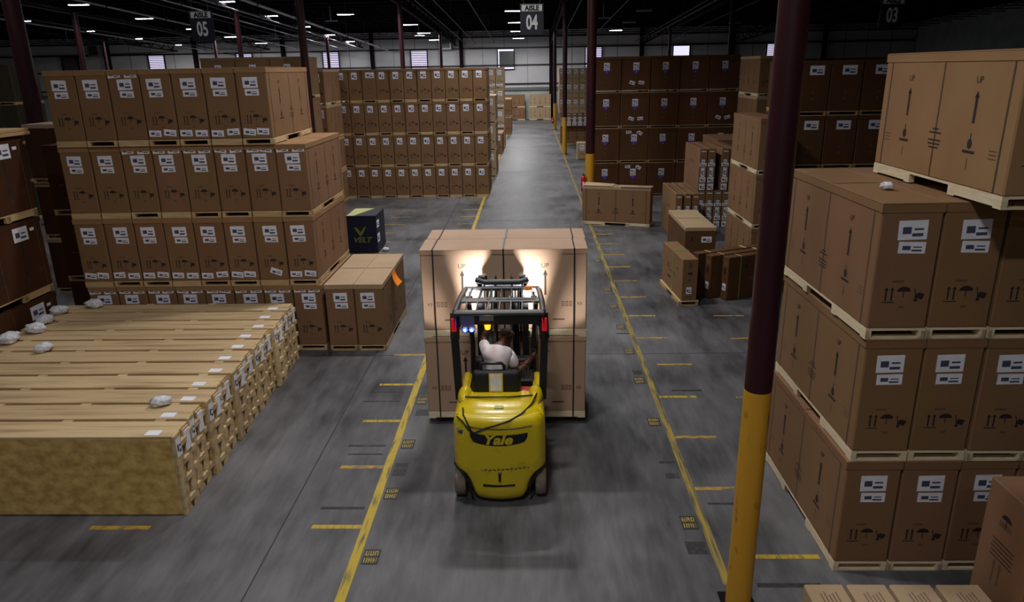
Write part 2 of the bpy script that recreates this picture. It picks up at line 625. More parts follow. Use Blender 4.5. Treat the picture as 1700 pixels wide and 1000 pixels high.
# ------------------------------------------------------------------ the building
XL, XR, YF = -52.0, 36.0, -9.0
mb = MB(); mb.box(XL, YF, -.2, XR, YW + .3, 0, concrete)
floor = struct('floor', mb)
joint_m = plain('floor_joint', (44, 44, 46), .7)
for x in (-2.75, -7.4, 6.4, -12.0):
    part('floor_joint', MB().box(x - .007, YF, 0, x + .007, YW, .0012, joint_m), floor)
for y in (4.1, 11.6, 23.2, 34.8, 46.4, 58.0):
    part('floor_joint', MB().box(XL, y - .007, 0, XR, y + .007, .0012, joint_m), floor)

PITCH = 1.237
# aisle lines
part('aisle_line', MB().box(-1.875, YF, 0, -1.775, 62, .003, line_paint), floor, 'solid yellow line left of the aisle')
line_old = make_paint('dirty_floor_paint', (160, 136, 52), (88, 84, 66), (30, 2, 1), .42, .62)
part('aisle_line', MB().box(1.78, 5.75, 0, 1.865, 62, .003, line_old), floor, 'solid yellow line right of the aisle')
for k in range(0, 24):
    y = 5.43 + PITCH * k
    if not (11.7 < y < 14.2):
        part('bay_tick', MB().box(-2.42, y - .035, 0, -1.88, y + .035, .0025, tick_worn if k % 3 == 2 else line_paint), floor)
    y2 = 6.17 + PITCH * k
    if y2 < 24:
        part('bay_tick', MB().box(1.87 + (.18 if k in (0, 4) else 0), y2 - .033, 0, 2.42 + (.42 if k == 0 else .2 if k == 4 else 0), y2 + .033, .0025,
                                  tick_worn if k % 3 != 0 else line_paint), floor)
for y in (6.65, 17.6, 19.05, 20.32, 21.53, 22.78, 24.0, 25.2):
    part('bay_tick', MB().box(-4.86 if y < 7 else -4.75, y - .035, 0, -4.2 if y < 7 else -4.1, y + .035, .0025, tick_worn), floor)
for y in (9.85, 12.3, 13.55, 14.0):
    part('bay_tick', MB().box(3.55 if y > 11 else 3.0, y - .03, 0, 4.15, y + .03, .0025, tick_worn), floor) if y < 13.9 else None


def stencil(x, y, seed, yaw=0):
    rr = random.Random(seed)
    mb = MB(); mb.box(-.085, -.12, 0, .085, .12, .003, tar)
    f = Face(mb, (0, 0, .003), (1, 0, 0), (0, 1, 0), (0, 0, 1), .001)
    for row in (-.055, .055):
        for c in (-.048, 0, .048):
            f.rect(c - .014, row, .01, .075, line_paint); f.rect(c + .012, row, .01, .075, line_paint)
            if rr.random() < .8:
                f.rect(c, row + rr.choice((-.03, 0, .03)), .026, .014, line_paint)
            if rr.random() < .5:
                f.rect(c, row + rr.choice((-.03, .03)), .026, .012, line_paint)
    return part('bay_marker', mb, floor, 'small black floor marker with yellow characters', (x, y, 0))


for k, y in enumerate((6.16, 7.31, 8.48, 9.79, 11.0, 12.2)):
    stencil(-1.665, y, k)
for k, y in enumerate((6.74, 9.08, 10.48, 11.7, 12.95, 14.2, 15.4, 16.6, 17.9)):
    stencil(1.665, y, 20 + k)
for (x0, x1, y, w) in ((-2.42, -1.92, 7.02, .05), (-2.4, -1.95, 8.22, .035), (-2.45, -1.95, 8.44, .045), (-2.55, -2.0, 9.78, .04), (-2.5, -2.0, 10.1, .02),
                       (1.55, 1.75, 6.31, .2), (1.58, 1.74, 7.69, .12), (1.55, 1.75, 8.0, .05), (-1.74, -1.58, 7.85, .3), (2.1, 2.55, 10.1, .05), (1.95, 2.4, 7.1, .04),
                       (2.1, 2.7, 5.75, .06), (1.6, 1.75, 10.8, .15), (1.55, 1.78, 12.6, .05), (-1.7, -1.5, 9.4, .2)):
    part('scuff_patch', MB().box(x0, y - w / 2, 0, x1, y + w / 2, .0015, tar), floor, 'dark rubbed-out marking')

# far wall
mb = MB()
mb.box(XL, YW, 2.95, XR, YW + .3, 10, wallpanel)
mb.box(XL, YW - .03, 0, XR, YW + .3, 2.95, wall_dirty)
wall = struct('wall_back', mb)
for z, hh in ((3.34, .12), (5.06, .12), (6.62, .14), (7.62, .12)):
    part('girt', MB().box(XL, YW - .16, z - hh / 2, XR, YW, z + hh / 2, girt_m), wall, 'dark horizontal girt')
part('guard_rail', MB().box(XL, YW - .2, 2.72, XR, YW - .03, 3.0, steel_grey), wall, 'grey steel rail')
for k in range(-5, 5):
    x = 1.95 + 8.55 * k
    mb = MB()
    for (a, b2, c, d2) in ((-.17, -.5, .17, -.44), (-.17, -.22, .17, -.16), (-.02, -.44, .02, -.22)):
        mb.box(x + a, YW + b2, 0, x + c, YW + d2, roof_z(YW) - .1, maroon_dk)
    part('wall_column', mb, wall, 'dark I-section steel column')
for x in [1.95 + 8.55 * k + q for k in range(-5, 4) for q in (2.0, 4.1, 6.3)]:
    part('panel_seam', MB().box(x - .02, YW - .012, 3.0, x + .02, YW, 8.2, girt_m if int(x * 7) % 2 else steel_grey), wall)
struct('wall_left', MB().box(XL - .3, YF, 0, XL, YW, 13, wall_dirty))
struct('wall_right', MB().box(XR, YF, 0, XR + .3, YW, 13, wall_dirty))
struct('wall_front', MB().box(XL, YF - .3, 0, XR, YF, 13, wall_dirty))

# louvred windows
n = 0
for (x, open_) in ((-44.7, 0), (-36.2, 1), (-27.6, 1), (-19.2, 1), (-10.68, 1), (-2.35, 2), (6.0, 1), (14.3, 3), (23.1, 1)):
    n += 1
    mb = MB()
    x0, x1, z0, z1 = x - .75, x + .75, 4.72, 6.5
    mb.box(x0 - .08, YW - .2, z0 - .08, x0, YW - .02, z1 + .08, maroon_dk); mb.box(x1, YW - .2, z0 - .08, x1 + .08, YW - .02, z1 + .08, maroon_dk)
    mb.box(x0, YW - .2, z0 - .08, x1, YW - .02, z0, maroon_dk); mb.box(x0, YW - .2, z1, x1, YW - .02, z1 + .08, maroon_dk)
    w = struct('window_%d' % n, mb)
    pane = daylight if open_ in (1, 3) else grey_glass
    part('pane', MB().box(x0, YW - .06, z0, x1, YW - .04, z1, pane), w)
    if open_ == 2:
        part('daylight_gap', MB().box(x0, YW - .075, z1 - .16, x1, YW - .061, z1, daylight).box(x0, YW - .075, z0, x0 + .1, YW - .061, z1, daylight).box(x0, YW - .075, z0, x1, YW - .061, z0 + .13, daylight), w)
    elif open_ != 3:
        mb = MB()
        for k in range(11):
            z = z0 + .1 + k * .16
            mb.add([(x0, YW - .17, z - .035), (x1, YW - .17, z - .035), (x1, YW - .09, z + .035), (x0, YW - .09, z + .035), (x0, YW - .17, z - .05), (x1, YW - .17, z - .05), (x1, YW - .09, z + .02), (x0, YW - .09, z + .02)],
                   [(0, 1, 2, 3), (7, 6, 5, 4), (0, 4, 5, 1), (3, 2, 6, 7)], slat_m)
        part('louvre_blade', mb, w)

# roof
y0, y1 = YF, YW + .3
mb = MB()
vs = []
for dz in (0, .25):
    for (x, y) in ((XL, y0), (XR, y0), (XR, y1), (XL, y1)):
        vs.append((x, y, roof_z(y) + dz))
mb.add(vs, [(0, 3, 2, 1), (4, 5, 6, 7), (0, 1, 5, 4), (1, 2, 6, 5), (2, 3, 7, 6), (3, 0, 4, 7)], deck)
ceiling = struct('ceiling', mb)


def joist_mesh():
    mb = MB()
    z0, z1 = -.55, -.03
    for z in (z0, z1):
        mb.box(XL, -.05, z - .03, XR, .05, z + .03, red_primer)
    x = XL; k = 0
    while x < XR - 1:
        a, b2 = ((x, 0, z0), (x + .8, 0, z1)) if k % 2 == 0 else ((x, 0, z1), (x + .8, 0, z0))
        mb.bar(a, b2, .03, .03, red_primer)
        x += .8; k += 1
    return mb.mesh('roof_joist')


jm = joist_mesh()
y = 14.0
while y < YW - .5:
    link('roof_joist', jm, ceiling, (0, y, roof_z(y)))
    y += 1.83
for X in (-34.1, -25.1, -16.1, -7.1, 1.9, 10.9, 19.9):
    mb = MB()
    ya, yb = YF, YW

    def gz_(yy, off):
        return (X, yy, lamp_z(yy) + off)
    mb.bar(gz_(ya, .55), gz_(yb, .55), .14, .1, maroon_dk)
    mb.bar(gz_(ya, -.1), gz_(yb, -.1), .14, .1, maroon_dk)
    yy = 12.0; k = 0
    while yy < yb - 1:
        mb.bar(gz_(yy, -.1 if k % 2 else .55), gz_(yy + .95, .55 if k % 2 else -.1), .06, .06, maroon_dk)
        yy += .95; k += 1
    part('roof_girder', mb, ceiling, 'dark lattice girder running along the hall')
# pipes and conduits under the roof
for (X, r, off) in ((-13.6, .075, -.4), (-15.6, .035, -.35), (-17.6, .03, .05), (-17.4, .035, -.35), (-19.7, .03, 0), (-21.2, .045, -.35), (-29.6, .05, -.35), (-30.2, .05, 0), (-26.3, .05, 0),
                    (10.4, .06, 0), (9.9, .035, 0), (12.9, .04, 0), (5.4, .035, 0), (2.8, .03, 0), (-6.1, .035, 0), (-5.2, .03, .05), (-3.4, .03, .1)):
    mb = MB()
    mb.tube([(X, 10, lamp_z(10) + off), (X, YW - .3, lamp_z(YW - .3) + off)], r, pipe_m if off < -.3 else pipe_dim, 8)
    yy = 14
    while yy < YW - 2:
        mb.box(X - .012, yy - .02, lamp_z(yy) + off, X + .012, yy + .02, roof_z(yy) - .02, girt_m)
        mb.tube([(X, yy - .08, lamp_z(yy) + off), (X, yy + .08, lamp_z(yy) + off)], r * 1.35, girt_m, 8)
        yy += 6.1
    part('roof_pipe', mb, ceiling, 'pipe hung under the roof')

# ------------------------------------------------------------------ high-bay lamps
lm_body = MB().rbox(-.5, -.15, .03, .5, .15, .11, .02, fix_body).box(-.02, -.02, .11, .02, .02, .9, girt_m).box(-.5, -.16, 0.02, .5, -.15, .06, fix_body).box(-.5, .15, .02, .5, .16, .06, fix_body).mesh('housing')
lm_on = MB().box(-.48, -.14, .005, .48, .14, .03, fluo).mesh('diffuser')
lm_off = MB().box(-.48, -.14, .005, .48, .14, .03, unlit).mesh('diffuser')


def lamp(X, Y, on, label, power=1.0, group='high-bay lamps under the roof'):
    z = lamp_z(Y)
    t = thing('ceiling_lamp', label, 'ceiling light', (X, Y, z), 0, group)
    link('housing', lm_body, t)
    link('diffuser', lm_on if on else lm_off, t)
    if on:
        ld = bpy.data.lights.new('lamp_light', 'AREA')
        ld.shape = 'RECTANGLE'; ld.size = .96; ld.size_y = .28
        ld.energy = LAMP_W * power
        ld.color = (1.0, .985, .97)
        ld.spread = R(145) if Y < 60 else R(180)
        lo = bpy.data.objects.new('lamp_light', ld)
        COL.objects.link(lo); lo.parent = t; lo.location = (0, 0, -.004)


ROWS = {-1.05: 'over the aisle', -8.4: 'one row left of the aisle', -16.0: 'two rows left of the aisle', -23.8: 'three rows left of the aisle', -31.5: 'in the leftmost row'}
YS = [-6.4, 0.3, 7.0, 13.7, 20.4, 27.1, 33.8, 40.5, 47.2, 54.0, 60.6, 67.3]
for X, where in ROWS.items():
    for k, Y in enumerate(YS):
        if (X < -10 and Y < 20) or (Y < 0 and X < -5):
            continue
        xx = -11.3 if (X == -8.4 and Y == 47.2) else X
        pw = (.72 if Y > 30 else .95) if Y > 10 else (.6 if Y > 5 else (.85 if Y > 0 else .35))
        if X == -8.4:
            pw = .8 if Y > 30 else (.10 if Y > 10 else .03)
        if X < -10:
            pw = .22
        if Y > 58:
            pw = 1.1 if X > -10 else .9
        n = len(YS) - 1 - k
        lamp(xx, Y, True, 'lit lamp %s, %s from the far wall' % (where, ORD[n]), pw)
lamp(6.8, 61.5, True, 'lit white high-bay lamp right of the aisle, nearest the far wall', .6)
lamp(7.1, 48.6, False, 'unlit grey high-bay lamp right of the aisle, nearer of two')
lamp(7.1, 55.6, False, 'unlit grey high-bay lamp right of the aisle, farther of two')
lamp(15.2, 57.6, False, 'unlit high-bay lamp far right beside a roof pipe')

# drop rods with a short crossbar
for (X, Y, lb) in ((-12.8, 49.4, 'above the mid stack'), (-8.9, 61.3, 'near the far wall, left of centre'), (-36.7, 60.0, 'at the far left near the wall'), (-20.5, 61.5, 'left of the aisle 05 sign'), (4.8, 50.9, 'right of the aisle columns')):
    zt, zb = roof_z(Y), lamp_z(Y) - .1
    t = thing('drop_rod', 'thin white drop rod with short crossbar %s' % lb, 'rod', (X, Y, zb), 0, 'drop rods')
    part('rod', MB().tube([(0, 0, .02), (0, 0, zt - zb - .4)], .025, pipe_m, 8), t)
    part('crossbar', MB().rbox(-.35, -.05, -.03, .45, .05, .02, .01, pipe_m), t)

# unit heaters on the far wall
for (X, Y, lb) in ((-8.0, 72.3, 'right of the centre-left window'), (-41.7, 72.3, 'at the far left of the wall')):
    t = thing('unit_heater', 'pale grey box heater hung on the far wall %s' % lb, 'heater', (X, Y, 6.55), 0)
    part('casing', MB().rbox(-.55, -.4, 0, .55, .45, 1.05, .03, fix_body), t)
    mb = MB()
    mb.box(-.4, -.43, .12, .4, -.405, .9, girt_m)
    for k in range(7):
        mb.box(-.4, -.46, .16 + k * .11, .4, -.43, .19 + k * .11, steel_grey)
    part('grille', mb, t, 'dark slatted grille')
    part('bracket', MB().box(-.5, .45, .9, .5, .68, .96, girt_m), t)

# ------------------------------------------------------------------ steel columns
def column(X, Y, r, label, yellow=True, scuffed=False):
    top = lamp_z(Y) - .15
    t = thing('steel_column', label, 'column', (X, Y, 0), 0, 'round steel columns')
    zy = 2.15 if Y < 10 else 2.05
    if yellow:
        part('painted_base', MB().tube([(0, 0, .015), (0, 0, zy)], r, pole_yellow, 28), t, 'scuffed yellow lower section')
        part('shaft', MB().tube([(0, 0, zy), (0, 0, top)], r * .985, maroon, 28), t, 'dark maroon upper section')
    else:
        part('shaft', MB().tube([(0, 0, .015), (0, 0, top)], r, maroon, 28), t)
    part('base_plate', MB().rbox(-r * 1.35, -r * 1.35, 0, r * 1.35, r * 1.35, .015, .004, maroon_dk), t)
    part('cap_plate', MB().box(-r * 1.3, -r * 1.3, top, r * 1.3, r * 1.3, top + .02, maroon_dk), t)
    return t


column(1.85, 5.5, .112, 'nearest thick column, maroon above and scuffed yellow below, right foreground')
column(1.9, 23.8, .15, 'maroon and yellow column behind the tilted carton and red extinguisher')
column(1.9, 42.2, .13, 'slim maroon and yellow column at the right edge of the far aisle')
column(1.9, 59.4, .13, 'farthest maroon and yellow column in the aisle, near the end wall')
column(-7.1, 23.8, .125, 'maroon column rising behind the near-left carton stack, right end')
column(-7.1, 42.1, .13, 'maroon column rising behind the middle of the big central stack')
column(-7.1, 60.4, .12, 'thin far column just left of the wall heater')
column(-16.1, 23.8, .26, 'broad dark column at the far left edge of the photo')
column(-16.1, 42.1, .14, 'dark column beside the hanging AISLE 05 sign, right of it')
column(-16.1, 60.4, .12, 'thin far column in front of a louvred window')
column(-25.1, 42.1, .16, 'dark column above the left end of the near-left stack')
column(-25.1, 60.4, .12, 'thin far column just right of the AISLE 05 sign')
column(-34.1, 60.4, .13, 'thin far column near the left end of the far wall')
column(10.9, 60.4, .12, 'thin dark far column above the right-hand stack')
column(10.9, 42.1, .13, 'dark column in the unlit right part of the hall')


# ------------------------------------------------------------------ hanging signs
def sign(X, Y, num, label):
    t = thing('aisle_sign', label, 'sign', (X, Y, 5.5), 0, 'hanging aisle signs')
    mb = MB(); mb.rbox(-.29, -.012, 0, .29, .012, .7, .005, sign_dark)
    f = Face(mb, (0, -.012, 0), (1, 0, 0), (0, 0, 1), (0, -1, 0))
    f.rect(0, .61, .5, .145, sign_white)
    f.e = .003
    f.text('AISLE', 0, .61, .155, black_matt, bold=.008, sx=.93)
    f.text(num, 0, .285, .46, sign_white, bold=.012, sx=.62)
    part('panel', mb, t)
    top = lamp_z(Y) + .3 - 5.5
    for x in (-.2, .2):
        part('wire', MB().tube([(x, 0, .69), (x, 0, top)], .004, steel_grey, 6), t)


sign(.04, 19.0, '04', 'hanging sign reading AISLE 04, above the far end of the aisle')
sign(-8.15, 19.0, '05', 'hanging sign reading AISLE 05, above the near-left stack')
sign(8.75, 19.0, '03', 'barely lit hanging sign reading AISLE 03 at the top right corner')

# ------------------------------------------------------------------ S1: big left stack, S2 singles
PA = .515
for tier in range(4):
    ncol = 7 if tier == 3 else 8
    xr = -3.68 if tier < 3 else -4.18
    if tier == 0:
        xr = -3.65
    dshift = (0, .0, .01, -.02)[tier]
    for c in range(ncol):
        k = c  # from the right
        if tier == 3:
            pat = 'mb' if c < 4 else ('m' if c != 4 else 'mt')
        elif tier == 2:
            pat = 'mt' if c < 6 else 'm'
        elif tier == 1:
            pat = 'mb' if c not in (1,) else 'mc'
        else:
            pat = 'mt'
        lab = 'brown carton, %s from the right in the %s of the near-left stack' % (ORD[c], tier_name(tier, 4))
        carton(xr - PA * (c + 1), 11.9 + dshift, tier * 1.2, PA, 2.2, 1.2, lab, 'tall cartons in the near-left stack', mat=card, pat=pat, seed=c + tier * 11,
               solid=(c % 3 == 1 and tier != 0) or (c > 5 and tier > 1), lidmat=card_mid)  # same board as the box, lid lightened to stand for lamp light from above
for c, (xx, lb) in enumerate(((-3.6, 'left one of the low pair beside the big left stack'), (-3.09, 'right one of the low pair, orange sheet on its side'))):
    low_pair = carton(xx, 11.85, 0, .512, 2.15, 1.22, 'brown carton with lit-toned top, ' + lb, 'low pair of cartons', mat=card, pat='m', seed=c + 50, jitter=.002, lidmat=card_pale)  # tops coloured paler in place of the light falling on them
mb = MB()
N_ = 6
vs = []
for i in range(N_ + 1):
    s = i / N_
    for j in range(2):
        vs.append((-2.562 + .10 * s * s + .004 * j, 12.62 - .05 * s, 1.205 - .24 * s))
        vs.append((-2.562 + .13 * s * s + .004 * j, 12.92 - .05 * s, 1.20 - .235 * s))
fs = []
for i in range(N_):
    a = i * 4
    fs += [(a, a + 1, a + 5, a + 4), (a + 2, a + 6, a + 7, a + 3), (a, a + 4, a + 6, a + 2), (a + 1, a + 3, a + 7, a + 5)]
fs += [(0, 2, 3, 1), (N_ * 4, N_ * 4 + 1, N_ * 4 + 3, N_ * 4 + 2)]
part('orange_notice', mb.add([(a_ - low_pair.location.x, b_ - low_pair.location.y, c_) for a_, b_, c_ in vs], fs, orange), low_pair, 'bright orange paper sheet')

# ------------------------------------------------------------------ wooden crates
def crate_meshes(x0, x1, yw, h):
    L = x1 - x0
    g = {}
    g['side_panel'] = MB().rbox(x0 + .02, 0, .01, x1 - .04, .018, h - .03, .003, osb).rbox(x0 + .02, yw - .08, .01, x1 - .04, yw - .062, h - .03, .003, osb).mesh('side_panel')
    mb = MB()
    mb.rbox(x0, 0, h - .03, x1 - .02, .175, h, .004, plank)
    mb.rbox(x0, .18, h - .032, x1 - .02, yw - .062, h - .002, .004, plank)
    g['top_board'] = mb.mesh('top_board')
    mb = MB()
    for k in range(4):
        xx = x0 + .35 + k * (L - .75) / 3
        mb.box(xx, yw - .062, .02, xx + .12, yw - .008, h - .006, plank)
    mb.box(x0, yw - .062, .02, x1 - .04, yw - .03, h * .5, plank)
    g['spacer_block'] = mb.mesh('spacer_block')
    mb = MB()                     # the narrow end that faces the aisle
    mb.rbox(x1 - .04, .0, 0, x1, .15, h - .004, .004, plank)
    mb.rbox(x1 - .045, .215, .0, x1 - .005, yw - .075, h - .03, .004, plank)
    mb.box(x1 - .09, .15, .02, x1 - .07, yw - .06, h - .04, osb)
    for z in (.10, .36, .58, .80):
        mb.rbox(x1 - .07, .12, z, x1 + .012, .25, z + .07, .004, plank)
        mb.rbox(x1 - .07, yw - .09, z + .03, x1 + .006, yw - .012, z + .10, .004, plank)
    g['end_frame'] = mb.mesh('end_frame')
    mb = MB(); Face(mb, (x1 + .001, 0, 0), (0, 1, 0), (0, 0, 1), (1, 0, 0)).label(.075, h - .16, .11, .22, 0)
    g['shipping_label'] = mb.mesh('shipping_label')
    mb = MB(); mb.box(x1 - .006, yw - .2, h - .30, x1 + .004, yw - .085, h - .06, paper)
    g['document_pouch'] = mb.mesh('document_pouch')
    mb = MB(); Face(mb, (0, 0, h + .0005), (1, 0, 0), (0, 1, 0), (0, 0, 1)).label(x1 - .26, .09, .16, .11, 0, False)
    g['top_label'] = mb.mesh('top_label')
    return g


CW = .43
variants = [crate_meshes(-3.95, 0, CW, .985)]
ys = [6.88 + CW * k for k in range(11)]
for k, y in enumerate(ys):
    off = (-3.89, -3.93, -3.90, -3.96, -3.93, -3.98, -3.97, -4.02, -3.98, -4.03, -4.05)[k]
    if k == 0:
        lb = 'wooden crate nearest the camera, broad strand-board side showing'
    elif k == 10:
        lb = 'slim wooden crate at the back of the row, against the carton stack'
    else:
        lb = 'slim wooden crate, %s from the front of the crate row' % ORD[k]
    t = thing('wooden_crate', lb, 'crate', (off, y, 0), 0, 'wooden crates in the front-left row')
    for nm, me in variants[0].items():
        link(nm, me, t, (0, 0, 0), 0, 'white paper labels' if nm == 'shipping_label' else None)


def crumple(x, y, z, r, label, seed):
    bm = bmesh.new()
    bmesh.ops.create_icosphere(bm, subdivisions=3, radius=1)
    rr = random.Random(seed)
    ph = [rr.uniform(0, 6) for _ in range(6)]
    for v in bm.verts:
        c = v.co
        q = 1 + .13 * math.sin(c.x * 5 + ph[0]) * math.sin(c.y * 6 + ph[1]) + .1 * math.sin(c.z * 9 + ph[2] + c.x * 4) + rr.uniform(-.05, .05)
        v.co = Vector((c.x * q * r * 1.35, c.y * q * r, max(c.z * q, -.85) * r * .75))
    me = bpy.data.meshes.new('plastic_film_ball')
    bm.to_mesh(me); bm.free()
    me.materials.append(plastic_white)
    me.polygons.foreach_set('use_smooth', [True] * len(me.polygons))
    o = link('plastic_film_ball', me, None, (x, y, z + .75 * .85 * r), rr.uniform(0, 3))
    tag(o, label, 'plastic film', 'crumpled film balls')
    return o


for i, (x, y, r, lb) in enumerate(((-7.71, 9.79, .12, 'leftmost crumpled white film ball, on the crates at the frame edge'),
                                (-7.6, 10.2, .11, 'crumpled white film ball, second along the left crate edge'),
                                (-7.72, 10.62, .1, 'crumpled white film ball, third along the left crate edge'),
                                (-7.8, 11.1, .1, 'crumpled white film ball, farthest but one on the left crate edge'),
                                (-7.4, 11.42, .11, 'crumpled white film ball in the back corner of the crates'),
                                (-6.96, 9.42, .09, 'small crumpled white film ball lying away from the left edge'),
                                (-4.4, 7.66, .085, 'crumpled white film ball near the right front end of the crates'))):
    crumple(x, y, .985, r, lb, i)

# far-left stack L beside the crates, dark column D
for tier in range(3):
    for c in range(2):
        y = 9.36 - 2.2 * c
        z = tier * 1.28
        lb = 'large reddish-brown carton, %s of the far-left stack, %s' % (TIER[tier] + (' tier' if tier != 2 else ' tier, uppermost'), 'behind' if c == 0 else 'nearer the camera')
        t = carton(-9.15, y, z, 1.08, 2.15, 1.26, lb, 'large cartons at the far left', mat=card_dim, pat='', seed=tier * 3 + c, skid_h=.12, jitter=.004)
        mbl = MB(); f = Face(mbl, (.54, 0, .12), (0, 1, 0), (0, 0, 1), (1, 0, 0), .004)
        f.label(.55, .95, .34, .22)
        part('shipping_label', mbl, t, 'white printed paper label')
        mbl = MB(); Face(mbl, (.54, 0, .12), (0, 1, 0), (0, 0, 1), (1, 0, 0), .004).label(.83, .98, .1, .05, 0, False)
        part('shipping_label', mbl, t, 'white printed paper label')
mb = MB()
mb.rbox(-9.3, 7.0, 0, -8.0, 11.62, .05, .004, wood).rbox(-9.3, 7.0, .055, -8.02, 11.62, .1, .004, wood)
tag(link('loose_board', mb.mesh('loose_board'), None, (0, 0, 3.845)), 'pale flat boards lying on top of the far-left cartons', 'board')
for tier in range(3):
    carton(-8.345, 12.3, tier * 1.2, .515, 2.1, 1.2, 'dark shaded carton in the gap left of the near-left stack, %s tier' % ('bottom', 'middle', 'top')[tier], 'shaded cartons in the left gap', mat=card_dim, pat='', seed=tier)

# row B: wide cartons behind the near-left stack
for tier in range(4):
    for c in range(3):
        carton(-7.22 - 1.12 * (c + 1), 24.1, tier * 1.3, 1.12, 1.5, 1.3, 'wide carton behind the near-left stack, %s, %s from the right' % (tier_name(tier, 4), ORD[c]),
               'wide cartons behind the near-left stack', mat=card, pat='w', seed=c + tier, detail=False)
for tier in range(4):
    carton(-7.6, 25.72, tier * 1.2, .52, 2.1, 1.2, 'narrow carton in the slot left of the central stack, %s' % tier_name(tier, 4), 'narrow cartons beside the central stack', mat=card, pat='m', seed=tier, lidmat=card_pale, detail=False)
# background stacks at the far left
for tier in range(4):
    for c in range(3):
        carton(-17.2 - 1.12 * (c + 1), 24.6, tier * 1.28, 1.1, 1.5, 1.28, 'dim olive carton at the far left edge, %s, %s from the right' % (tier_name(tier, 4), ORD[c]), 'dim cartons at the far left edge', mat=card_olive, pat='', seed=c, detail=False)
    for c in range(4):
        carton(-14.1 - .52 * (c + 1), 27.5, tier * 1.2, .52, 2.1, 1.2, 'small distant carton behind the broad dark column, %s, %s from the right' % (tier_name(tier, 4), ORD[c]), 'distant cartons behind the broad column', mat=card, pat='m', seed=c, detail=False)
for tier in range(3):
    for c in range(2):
        carton(-8.7 - 1.1 * (c + 1), 15.6, tier * 1.25, 1.1, 1.6, 1.25, 'wide carton in the dark pocket at left, %s tier, %s column' % (('bottom', 'middle', 'top')[tier], ('right', 'left')[c]), 'wide cartons in the dark left pocket', mat=card_dim, pat='', seed=c, lidmat=card_pale, detail=False)

# ------------------------------------------------------------------ central stack
for tier in range(4):
    for c in range(11):
        carton(-1.64 - .515 * (c + 1), 27.9, tier * 1.195, .515, 2.1, 1.195, 'brown carton in the central stack, %s, %s from the right' % (tier_name(tier, 4), ORD[c]),
               'tall cartons in the central stack', mat=card, pat='s' if not (tier == 3 and c == 8) else 'k', seed=c * 3 + tier, solid=(c + tier) % 2 == 0, detail=(c == 0))
for tier in range(3):
    carton(-2.1, 33.2, tier * 1.2, .515, 2.1, 1.2, 'carton just right of the central stack along the far aisle, %s tier' % ('bottom', 'middle', 'top')[tier], 'cartons along the left side of the far aisle', mat=card_pale, pat='m', seed=tier, wm=wood_bright, jitter=.02)
for tier in range(4):
    for c in range(2):
        carton(-1.62 - .5 * (c + 1), 45.2, tier * 1.2, .5, 2.1, 1.2, 'distant carton left of the far aisle, %s, %s column' % (tier_name(tier, 4), ('right', 'left')[c]), 'distant cartons left of the far aisle', mat=card_pale, pat='mb', seed=tier + c, detail=False)
carton(-2.15, 42.6, 0, .5, 2.1, 1.2, 'single carton with lit-toned lid at the foot of the distant left stack', 'cartons along the left side of the far aisle', mat=card, pat='m', lidmat=card_pale, seed=3)  # lid colour raised to look lit from overhead
for tier in range(2):
    carton(-2.05, 55.5, tier * 1.3, .6, 2.1, 1.3, 'far carton on the left of the aisle end, %s one of two' % ('lower', 'upper')[tier], 'far pair left of the aisle end', mat=card, pat='', lidmat=card_pale, seed=tier, wm=wood_bright)
for k, (xc, lbx) in enumerate(((-1.6, 'left'), (.87, 'right'))):
    for tier in range(2):
        carton(0, 0, 0, .9, 2.05, 1.17, 'broad carton against the end wall, %s pair, %s one' % (lbx, ('lower', 'upper')[tier]), 'broad cartons against the end wall', rz=PI / 2,
               pivot=(xc, 71.9, tier * 1.18), mat=card if k == 0 else card_pale, pat='', seed=k, wm=wood_bright)

# ------------------------------------------------------------------ right of the aisle, far
for c in range(2):
    carton(0, 0, 0, .52, 2.1, 1.2, 'low wide carton under the far-right shelf goods, %s' % ('by the aisle', 'away from the aisle')[c], 'low wide cartons far right', rz=PI / 2, pivot=(2.9 + c * 2.12, 47.5, 0), mat=card, pat='', seed=c, lidmat=card_pale)


def tall_label_carton(x, y, z, w, d, h, label, group, seed=0, rz=0):
    t = thing('slim_carton', label, 'box', (x + w / 2, y + d / 2, z), rz, group)
    w2 = w - .018

    def mk():
        mb = MB(); mb.rbox(-w2 / 2, -d / 2, 0, w2 / 2, d / 2, h - .006, .008, card)
        f = faces(mb, w2, d, 0)['L']
        f.rect(0, h * .62, .5, .09, ink_soft); f.rect(.3, h * .3, .2, .05, ink_soft); f.rect(-.6, h * .5, .1, .2, ink_soft)
        ft = Face(mb, (0, 0, h - .006), (1, 0, 0), (0, 1, 0), (0, 0, 1)); ft.rect(0, 0, .03, d * .98, tape)
        return mb.mesh('box_body')
    link('box_body', cached(('slim', w2, d, h), mk), t)

    def ml(s):
        rr = random.Random(s)
        out = []
        q = rr.uniform(-.01, .01)
        for a in ((0, h * .93, w2 * .6, .03, 0, False), (0, h * .70, w2 * .45, h * .08), (0, h * .62, w2 * .95, h * .075), (0, h * .44, w2 * .5, h * .22), (q, h * .26, w2 * .8, h * .12), (0, h * .09, w2 * .75, h * .15)):
            mb = MB(); faces(mb, w2, d, 0)['F'].label(*a); out.append(mb.mesh('shipping_label'))
        return out
    for lm_ in cached(('sliml', w2, d, h, seed % 3), lambda: ml(seed % 3)):
        link('shipping_label', lm_, t, (0, 0, 0), 0, 'white label')
    return t


